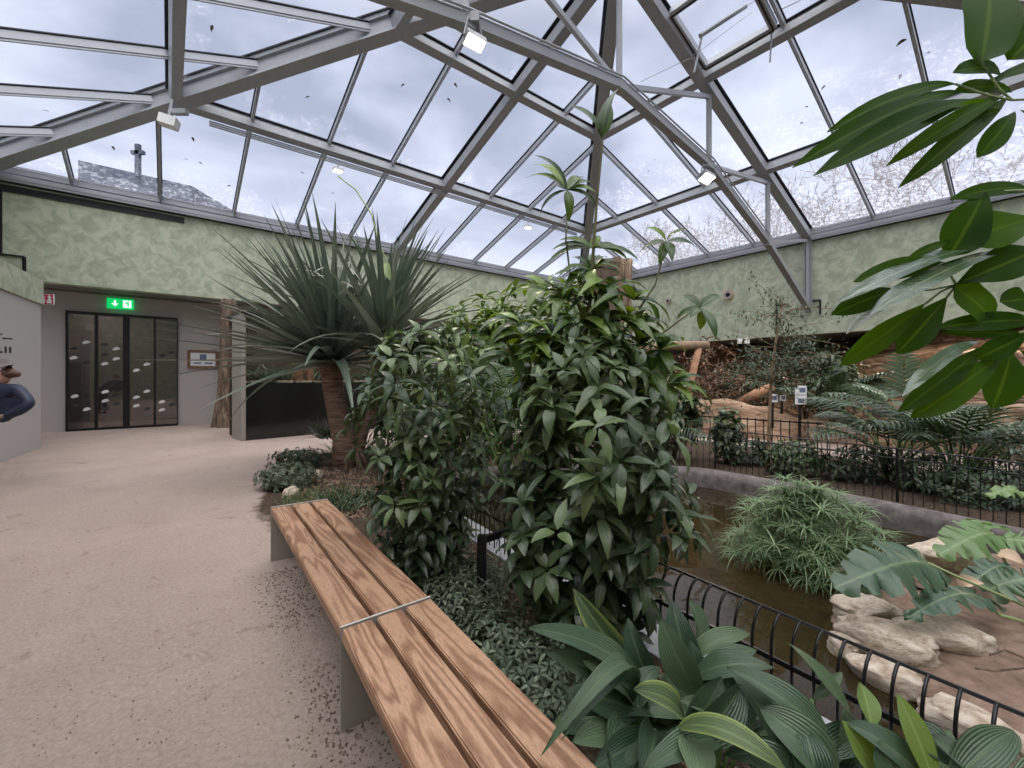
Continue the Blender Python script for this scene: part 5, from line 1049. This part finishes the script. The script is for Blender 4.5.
for i, (px, y, zc, rad, mt, lb) in enumerate(((712, 14.0, 1.6, (1.1, .6, 1.4), 'brownleaf', 'russet shrub under the green wall, left of the wall posts'), (752, 13.4, 1.3, (1.0, .6, 1.2), 'darkleaf', 'dark green shrub under the right green wall behind the thin tree'), (735, 13.0, .9, (1.2, .5, .8), 'brownleaf', 'low russet shrub behind the long rock wall'),
     (806, 11.9, 1.6, (1.0, .6, 1.1), 'darkleaf', 'dense dark shrub behind the white notices'), (835, 11.5, 1.3, (.9, .6, .9), 'hoya', 'dark green shrub left of the grotto rock face'), (668, 13.8, 1.2, (1.1, .6, 1.3), 'brownleaf', 'russet shrub behind the log frame'))):
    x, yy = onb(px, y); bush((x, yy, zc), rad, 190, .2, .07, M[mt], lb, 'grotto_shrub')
ln = at(755, 397, 11.9); mb = MB(); mb.tube([at(742, 402, 12.2), at(757, 394, 11.9), at(773, 387, 11.6)], [.13, .14, .12], 12); tag(mb.build('fallen_log', M['log'], None, True), 'short orange-brown log lying behind the long rock wall', 'log')
# notices
def notice(cx, cy, z, w_, h, lab, panels=2, stand=True):
    c = at(cx, cy, z); root = empty('notice_stand', V(c.x, c.y, 0), lab, 'sign')
    if stand: mb = MB(); mb.box(V(c.x, c.y+.03, c.z/2), (.05, .04, c.z)); mb.build('post', M['black'], root)
    mb = MB(); mb.box(c, (w_*1.06, .02, h*1.06)); mb.build('backing', M['black'], root)
    for k in range(panels):
        q = c+V(0, -.013, h/2-(k+.5)*h/panels); mb = MB(); mb.box(q, (w_, .008, h/panels*.94)); pp = mb.build('sheet', M['paper'], root)
        mb = MB(); mb.box(q+V(w_*(.12 if k == 0 else 0), -.006, -.02 if k else 0), (w_*.5, .004, h/panels*.45)); mb.box(q+V(-w_*.3, -.006, h/panels*.2), (w_*.2, .004, .02)); mb.build('picture', M['bluegrey'], pp)
notice(800.5, 395, 10.2, .28, .46, 'white two-part notice on a dark post left of the arching palm')
notice(773, 398, 10.6, .22, .22, 'small white notice behind the thin tree trunk', 1); notice(782.5, 398, 10.7, .16, .16, 'smaller white notice just right of the one behind the thin tree', 1)
notice(685, 390, 10.2, .12, .34, 'narrow white notice beside the leaning log post', 1)
for px, lb in ((740, 'small white card under the right green wall, left of a pair'), (747, 'small white card under the right green wall, right of a pair')):
    mb = MB(); c = at(px, 341, 13.9); mb.box(c, (.16, .02, .16)); mb.tube([c, V(c.x, c.y, BR0+.05)], .006, 5); tag(mb.build('hanging_card', M['paper']), lb, 'card')
# crumbs of soil along the bench and litter in the bed
def crumbs(n, fn, r0, r1, mat, name, lab):
    mb = MB()
    for i in range(n):
        p = fn(); q = R.uniform(r0, r1); a = rvec(); b = a.cross(rvec()).normalized(); c = a.cross(b)
        vs = [p+a*q, p-a*q, p+b*q*.8, p-b*q*.8, p+c*q*.6, p-c*q*.6]; mb.add(vs, [(0, 2, 4), (2, 1, 4), (1, 3, 4), (3, 0, 4), (2, 0, 5), (1, 2, 5), (3, 1, 5), (0, 3, 5)])
    tag(mb.build(name, mat), lab, 'litter', kind='stuff')
def al_(t): return (bA.lerp(bC, t) if t < 1 else bC.lerp(bE, t-1))
pvb = V(-.79, -.61, 0)
crumbs(2600, lambda: al_(R.uniform(.1, 1.9))-pvb*(R.uniform(0, 1)**1.6*.30-abs(R.gauss(0, .09)))+V(0, 0, .003), .002, .010, M['soil_l'], 'soil_crumbs', 'dark crumbs of soil scattered under the front edge of the bench')
crumbs(700, lambda: V(R.uniform(-22, 1), 0, 0)*0+gp(R.uniform(20, 400), R.uniform(470, 760))+V(0, 0, .002), .002, .006, M['soil_l'], 'path_grit', 'sparse dark grit on the pale sand path')
crumbs(1400, lambda: gp(R.uniform(296, 400), R.uniform(468, 520))+V(0, 0, .01), .01, .035, M['litter'], 'leaf_litter', 'dry brown leaf litter in the bed behind the far end of the bench')
crumbs(1200, lambda: fT0+fd*R.uniform(-2.6, 1.5)-fn_*R.uniform(.2, .8)+V(0, 0, .008), .008, .025, M['litter'], 'leaf_litter', 'dry leaf litter between the bench and the near hooped fence')
# ------------------------------------------------------------------ fittings under the roof
def flood(p, w_, lab, aim=None):
    root = empty('floodlight', p, lab, 'lamp'); p = Vector(p)
    x = V(.8, .6, 0).normalized(); y = V(-.55, .72, -.45).normalized(); zz = x.cross(y).normalized(); x = y.cross(zz).normalized()
    if zz.z < 0: zz = -zz
    c = p+V(0, 0, -.28); mb = MB(); mb.box(c, (w_, w_*.62, .10), x, y, zz)
    for k in range(5): mb.box(c+x*(w_*(k-2)*.18)+zz*.07, (.015, w_*.55, .05), x, y, zz)
    mb.build('housing', M['steel_l'], root)
    mb = MB(); mb.box(c-zz*.055, (w_*.9, w_*.52, .012), x, y, zz); mb.build('lens', M['lamp'], root)
    mb = MB()
    for s_ in (-1, 1): mb.bar(c+x*s_*w_*.54, p+x*s_*w_*.3+V(0, 0, .02), .02, .05, V(0, 1, 0))
    mb.bar(p-x*w_*.3, p+x*w_*.3, .04, .03); mb.box(p+V(0, 0, .05), (.16, .12, .14)); mb.build('bracket', M['steel'], root)
flood(at(474, 22, 6.35), .32, 'lit floodlight hanging from the truss near the top left of centre'); flood(at(706, 166, 10.8), .46, 'lit floodlight hanging from the lower truss kink right of centre')
def smalllamp(px, py, z, lab):
    p = at(px, py, z); root = empty('spot_lamp', p, lab, 'lamp'); mb = MB(); mb.box(p, (.26, .18, .08), -eL, eR); mb.build('housing', M['white'], root)
    mb = MB(); mb.box(p+V(0, -.03, -.05), (.2, .14, .02), -eL, eR); mb.build('lens', M['lamp'], root); mb = MB(); mb.bar(p, p+V(0, 0, .22), .03, .03, V(1, 0, 0)); mb.build('stem', M['steel'], root)
smalllamp(338, 170, 11.9, 'small lit lamp under the lower purlin above the screw pine'); smalllamp(528, 227, 16.2, 'small lamp under the lower purlin near the back corner')
c = at(169, 122, 9.5); root = empty('white_box_fitting', c, 'white square box hanging where the big left beam meets the purlin', 'fitting')
mb = MB(); mb.box(c, (.32, .26, .20), V(.93, .3, -.2).normalized(), V(-.3, .95, 0).normalized(), V(.2, .05, .97).normalized()); mb.build('housing', M['white'], root)
mb = MB(); mb.bar(c+V(.02, 0, .1), c+V(.1, 0, .5), .07, .07, V(0, 1, 0)); mb.box(c+V(.25, 0, .22), (.3, .12, .1)); mb.build('bracket', M['steel'], root)
mb = MB()
PL = FACES['back_left']
for o in (-.02, -.07, -.12): mb.tube([PL(LV[1]+.6, LV[1]-.10, o), PL(S-LV[1]-.6, LV[1]-.10, o)][::-1], .018, 6)
tag(mb.build('cable_conduit', M['steel_l']), 'three thin conduits running under the lower purlin of the back left roof', 'conduit')
mb = MB(); 
for o in (.05, .12): mb.tube([tp(a, z+.13, o) for a, z in nodes[1:-1]], .02, 6)
tag(mb.build('cable_conduit', M['steel_l']), 'thin conduits along the top of the kinked truss chord', 'conduit')
# opening roof light in the right face
PR = FACES['back_right']; u0, u1, s0, s1 = US[6]+.22, US[7]-.10, LV[2]+.25, LV[2]+1.75
root = empty('roof_vent', PR((u0+u1)/2, (s0+s1)/2, .3), 'opening roof light with thick dark frame at the top right of centre', 'roof vent')
nR_ = (PR(1, 0, 0)-PR(0, 0, 0)).cross(PR(5, 1, 0)-PR(5, 0, 0)).normalized(); nR_ = nR_ if nR_.z > 0 else -nR_
for a, b in (((u0, s0), (u1, s0)), ((u0, s1), (u1, s1)), ((u0, s0), (u0, s1)), ((u1, s0), (u1, s1))):
    mb = MB(); mb.bar(PR(*a, .12), PR(*b, .12), .13, .16, nR_); mb.build('frame_bar', M['steel_l'], root)
    mb = MB(); mb.bar(PR(*a, .04), PR(*b, .04), .04, .03, nR_); mb.build('gasket', M['gasket'], root)
for (a, b, r_) in (((700, 36), (746, 6), .05), ((746, 6), (765, -6), .012), ((702, 36), (694, 73), .025), ((694, 55), (752, 12), .006), ((773, 13), (770, 62), .018), ((773, 13), (800, 0), .018), ((640, 82), (690, 58), .006)):
    mb = MB(); mb.tube([at(*a, 9.3), at(*b, 9.3)], r_, 8); mb.build('opening_rod', M['steel'] if r_ > .04 else M['steel_l'], root)
# dead leaves on the glass
def roofpt(face, px, py):
    P = FACES[face]; p0 = P(0, 0, GO+.04); nn = (P(1, 0, 0)-P(0, 0, 0)).cross(P(0, 1, 0)-P(0, 0, 0)); o = V(0, 0, CZ); d = V((px-512)/F, 1, (HZ-py)/F)
    return o+d*((p0-o).dot(nn)/d.dot(nn))
for face, lst, lb in (('back_left', [(112, 146), (192, 137), (198, 162), (231, 186), (300, 172), (310, 97), (331, 193), (405, 84), (454, 83), (447, 98), (465, 183), (493, 246), (268, 60), (188, 160), (402, 161)], 'tiny dark dead leaf lying on the back left roof glass'),
                      ('back_right', [(907, 39), (929, 53), (808, 107), (803, 123), (901, 74), (826, 85), (650, 170), (655, 160)], 'tiny brown dead leaf lying on the right roof glass'), ('left', [(213, 25), (49, 112)], 'tiny dark dead leaf lying on the left roof glass')):
    pr = None
    for i, (px, py) in enumerate(lst):
        p = roofpt(face, px, py); L = .13 if px != 907 else .22
        if pr is None: mb = MB(); leaf(mb, V(0, 0, 0), V(1, .3, .1), V(0, 0, 1), 1.0, .45, 'ovate', .8, .3, 4); pr = o = mb.build('dead_leaf', M['dead'])
        else: o = pr.copy(); COL.objects.link(o)
        o.location = p; o.scale = (L, L, L); o.rotation_euler = (R.uniform(-.3, .3), R.uniform(-.3, .3), R.uniform(0, 6)); tag(o, lb, 'leaf', 'dead leaves on the %s roof glass' % face.replace('_', ' '))
# hanging vine stem over the screw pine
mb = MB(); mb.tube([at(x, y, 6.9) for x, y in ((338, 176), (356, 190), (372, 215), (378, 240), (388, 265), (394, 300), (396, 330))], .012, 5)
leaf2(mb, at(386, 262, 6.85), at(392, 282, 6.8), .14, V(-.3, -1, .3), 'ovate', .1, .3, 6)
tag(mb.build('hanging_vine', M['stem_y'], None, True), 'thin pale trailing stem hanging from the roof over the screw pine', 'vine')
# ------------------------------------------------------------------ outside
def baretree(base, h, lab, grp):
    base = Vector(base); mb = MB()
    def br(p, d, L, r_, dep):
        q = p+d*L; r_ = max(r_, .028); mb.tube([p, (p+q)/2+rvec()*L*.06, q], [r_, r_*.8, r_*.6], 3 if dep > 1 else 5, False)
        if dep >= 6: return
        for k in range(3 if dep < 5 else 4):
            nd = (d+rvec()*.85+V(0, 0, .15)).normalized(); br(q if k else p.lerp(q, .7), nd, L*R.uniform(.55, .85), r_*.58, dep+1)
    br(base, V(0, 0, 1), h*.29, h*.015, 0); o = mb.build('bare_tree', M['outbark'], None, False, loc=base); tag(o, lab, 'tree', grp)
for px, py, y, lb in ((655, 195, 42, 'bare winter tree outside, leftmost beyond the right glass'), (708, 160, 40, 'bare winter tree outside, behind the truss post'), (748, 175, 44, 'bare winter tree outside, right of the truss kink'), (815, 165, 42, 'bare winter tree outside behind the glass right of the mid rafter'), (880, 85, 38, 'tall bare winter tree outside, beyond the umbrella tree leaves'), (960, 120, 40, 'bare winter tree outside, rightmost beyond the glass'), (605, 205, 46, 'bare winter tree outside, behind the back corner of the roof'), (780, 130, 48, 'tall bare winter tree outside, just left of the mid rafter foot')):
    h = (HZ-py)/F*y; baretree(((px-512)/F*y, y, CZ-2), h+2, lb, None)
yb = 52; bl = at(78, 160, yb); br_ = at(192, 186, yb)
root = empty('church_building', (bl.x/2+br_.x/2, yb, 0), 'dim grey building outside with a cross on its roof, beyond the left glass', 'building')
cold = plain('grey_slate', (.06, .07, .10), .8, bump=.5, bs=3, var=.5); mb = MB()
mb.box((bl.x/2+br_.x/2, yb+5, 10), (br_.x-bl.x-1, 9, 20)); mb.build('wall', M['grey_wall'], root)
mb = MB(); a0, a1 = bl, br_; lo_ = 18
vs = [V(a0.x, yb, lo_), V(a1.x, yb, lo_), V(a1.x, yb, a1.z), V(a0.x, yb, a0.z)]; vs += [v+V(0, 10, 0) for v in vs]
mb.add(vs, [(0, 1, 2, 3), (7, 6, 5, 4), (0, 4, 5, 1), (1, 5, 6, 2), (2, 6, 7, 3), (3, 7, 4, 0)]); mb.build('roof', cold, root)
mb = MB(); cx = at(138, 158, yb-.3); mb.box(V(cx.x, cx.y, at(0, 162, yb).z), (.5, .4, 3.9)); mb.box(V(cx.x, cx.y, at(0, 154, yb).z), (1.5, .4, .4)); mb.build('cross', cold, root)
# ------------------------------------------------------------------ person at the left edge
def skin(name, verts, edges, mat, parent, sub=2):
    me = bpy.data.meshes.new(name); me.from_pydata([v[0] for v in verts], edges, []); me.update(); me.materials.append(mat)
    o = bpy.data.objects.new(name, me); COL.objects.link(o); o.parent = parent
    s = o.modifiers.new('skin', 'SKIN'); s.use_smooth_shade = True; sv = me.skin_vertices[0].data if me.skin_vertices else None
    if sv is None: return o
    for i, v in enumerate(verts):
        r_ = v[1]; sv[i].radius = (r_, r_) if not isinstance(r_, tuple) else r_
    sv[0].use_root = True; m2 = o.modifiers.new('sub', 'SUBSURF'); m2.levels = sub; m2.render_levels = sub
    return o
def lean(p):
    # forward-leaning torso: hips and legs set back from the shoulders, head carried above the chest
    x, y, z = p
    if z > 1.41: return (x-.15, y, z)
    if x > .24: return p
    return (x-.48*(1-sm(z, .80, 1.38)), y, z)
def mkskin(name, verts, edges, mat, parent, sub=2):
    bm = bmesh.new(); lay = bm.verts.layers.skin.verify(); vv = [bm.verts.new(lean(v[0])) for v in verts]
    for i, (v, d) in enumerate(zip(vv, verts)): r_ = d[1]; v[lay].radius = (r_, r_) if not isinstance(r_, tuple) else r_; v[lay].use_root = (i == 0)
    for a, b in edges: bm.edges.new((vv[a], vv[b]))
    me = bpy.data.meshes.new(name); bm.to_mesh(me); bm.free(); me.materials.append(mat)
    o = bpy.data.objects.new(name, me); COL.objects.link(o); o.parent = parent
    s = o.modifiers.new('skin', 'SKIN'); s.use_smooth_shade = True; m2 = o.modifiers.new('sub', 'SUBSURF'); m2.levels = sub; m2.render_levels = sub
    return o
proot = empty('person', (-7.32, 6.2, 0), 'person with brown hair in a navy jacket, elbow out, at the left edge', 'person')
skn = plain('skin', (.45, .26, .19), .55); navy = plain('navy_jacket', (.012, .02, .05), .6, bump=.3, bs=14); jean = plain('dark_trousers', (.03, .03, .04), .8); hair = plain('brown_hair', (.10, .045, .03), .55, bump=.6, bs=60); shoe = plain('dark_shoes', (.03, .025, .02), .6)
# body: pelvis, spine, neck, head, arms with fingers, legs
Bv = [((0, 0, .92), (.13, .10)), ((0, 0, 1.12), (.12, .09)), ((.02, 0, 1.32), (.14, .09)), ((.07, 0, 1.42), .055), ((.13, -.01, 1.50), (.078, .085)), ((.17, -.01, 1.585), (.085, .095)), ((.19, -.01, 1.64), (.06, .07)),
      ((.20, 0, 1.36), .05), ((.44, -.10, 1.17), .038), ((.27, -.20, 1.00), .028), ((.20, -.22, .97), (.035, .018)),
      ((-.17, 0, 1.36), .05), ((-.26, 0, 1.10), .038), ((-.28, -.06, .86), .028), ((-.28, -.08, .79), (.018, .035)),
      ((.09, 0, .85), .08), ((.10, -.02, .48), .055), ((.10, .03, .09), .038), ((.10, -.13, .05), (.04, .03)),
      ((-.09, 0, .85), .08), ((-.11, -.02, .48), .055), ((-.11, .03, .09), .038), ((-.12, -.13, .05), (.04, .03))]
Be = [(0, 1), (1, 2), (2, 3), (3, 4), (4, 5), (5, 6), (2, 7), (7, 8), (8, 9), (9, 10), (2, 11), (11, 12), (12, 13), (13, 14), (0, 15), (15, 16), (16, 17), (17, 18), (0, 19), (19, 20), (20, 21), (21, 22)]
k = len(Bv)
for j, (b, dz) in enumerate(((10, 1), (14, 0))):
    for f in range(5):
        p = Vector(Bv[b][0])
        if b == 10: q = [p+V(-.035, -.005+.016*(f-2)*.6, .016*(f-2)), p+V(-.07, .0, .013*(f-2)-.01), p+V(-.085, .03, .012*(f-2)-.02)] if f else [p+V(.0, -.01, .04), p+V(-.03, -.01, .06)]
        else: q = [p+V(.0, .016*(f-2), -.04), p+V(.005, .015*(f-2), -.075), p+V(.02, .014*(f-2), -.095)] if f else [p+V(0, -.04, -.02), p+V(.01, -.05, -.05)]
        pr = b
        for v in q: Bv.append((tuple(v), .0085)); Be.append((pr, len(Bv)-1)); pr = len(Bv)-1
mkskin('body', Bv, Be, skn, proot)
Jv = [((0, 0, .80), (.20, .14)), ((0, 0, 1.0), (.175, .13)), ((0, 0, 1.18), (.175, .125)), ((.02, 0, 1.33), (.175, .12)), ((.06, 0, 1.41), (.09, .08)),
      ((.20, 0, 1.36), .085), ((.33, -.05, 1.28), .075), ((.49, -.10, 1.17), .075), ((.42, -.15, 1.08), .07), ((.31, -.19, 1.02), .06), ((.25, -.21, .965), .055), ((-.19, 0, 1.36), .085), ((-.28, 0, 1.10), .07), ((-.29, -.05, .90), .05)]
mkskin('jacket', Jv, [(0, 1), (1, 2), (2, 3), (3, 4), (3, 5), (5, 6), (6, 7), (7, 8), (8, 9), (9, 10), (3, 11), (11, 12), (12, 13)], navy, proot)
mb = MB(); P_ = proot.location
mb.add([P_+V(*q) for q in ((-.02, -.06, 1.28), (.42, -.10, 1.20), (.36, -.12, 1.10), (.24, -.13, .93), (.14, -.13, .90), (.04, -.10, 1.02), (-.12, -.08, .92))], [(0, 1, 2, 3, 4, 5, 6)])
o = mb.build('jacket_hem', navy, proot); sd_ = o.modifiers.new('thick', 'SOLIDIFY'); sd_.thickness = .03
mkskin('trousers', [((0, 0, .90), (.15, .12)), ((.09, 0, .80), .11), ((.10, -.02, .48), .085), ((.10, .02, .12), .065), ((-.09, 0, .80), .11), ((-.11, -.02, .48), .085), ((-.11, .02, .12), .065)], [(0, 1), (1, 2), (2, 3), (0, 4), (4, 5), (5, 6)], jean, proot)
for s_ in (.10, -.115):
    mkskin('shoe', [((s_, .05, .045), (.045, .045)), ((s_, -.05, .045), (.05, .045)), ((s_, -.17, .035), (.045, .03))], [(0, 1), (1, 2)], shoe, proot)
mkskin('hair', [((.16, .02, 1.52), (.09, .09)), ((.17, .02, 1.59), (.105, .108)), ((.20, .01, 1.655), (.085, .09)), ((.27, .03, 1.60), (.055, .055)), ((.33, .04, 1.565), (.045, .04)), ((.19, .01, 1.71), (.05, .05))], [(0, 1), (1, 2), (1, 3), (3, 4), (2, 5)], hair, proot)
# face: eyes, nose, mouth, ears (turned away from the camera towards the pier)
for nm, c_, r_, mt in (('eye', (-.05, -.09, 1.585), .012, M['ink']), ('eye', (.01, -.105, 1.59), .012, M['ink']), ('nose', (-.02, -.112, 1.565), .014, skn), ('mouth', (-.03, -.098, 1.53), .016, M['red']), ('ear', (-.075, -.02, 1.575), .02, skn)):
    bm = bmesh.new(); bmesh.ops.create_uvsphere(bm, u_segments=10, v_segments=8, radius=r_); me = bpy.data.meshes.new(nm); bm.to_mesh(me); bm.free(); me.materials.append(mt); o = bpy.data.objects.new(nm, me); COL.objects.link(o); o.parent = proot; o.location = c_
# lamps' own light
for p, e_ in ((at(474, 40, 6.3), 60), (at(706, 185, 10.6), 80)):
    l = bpy.data.lights.new('floodlight_glow', 'SPOT'); l.energy = e_*3; l.spot_size = 2.2; l.shadow_soft_size = .15; l.color = (1, .88, .7)
    o = bpy.data.objects.new('floodlight_glow', l); COL.objects.link(o); o.location = p+V(0, 0, -.15)
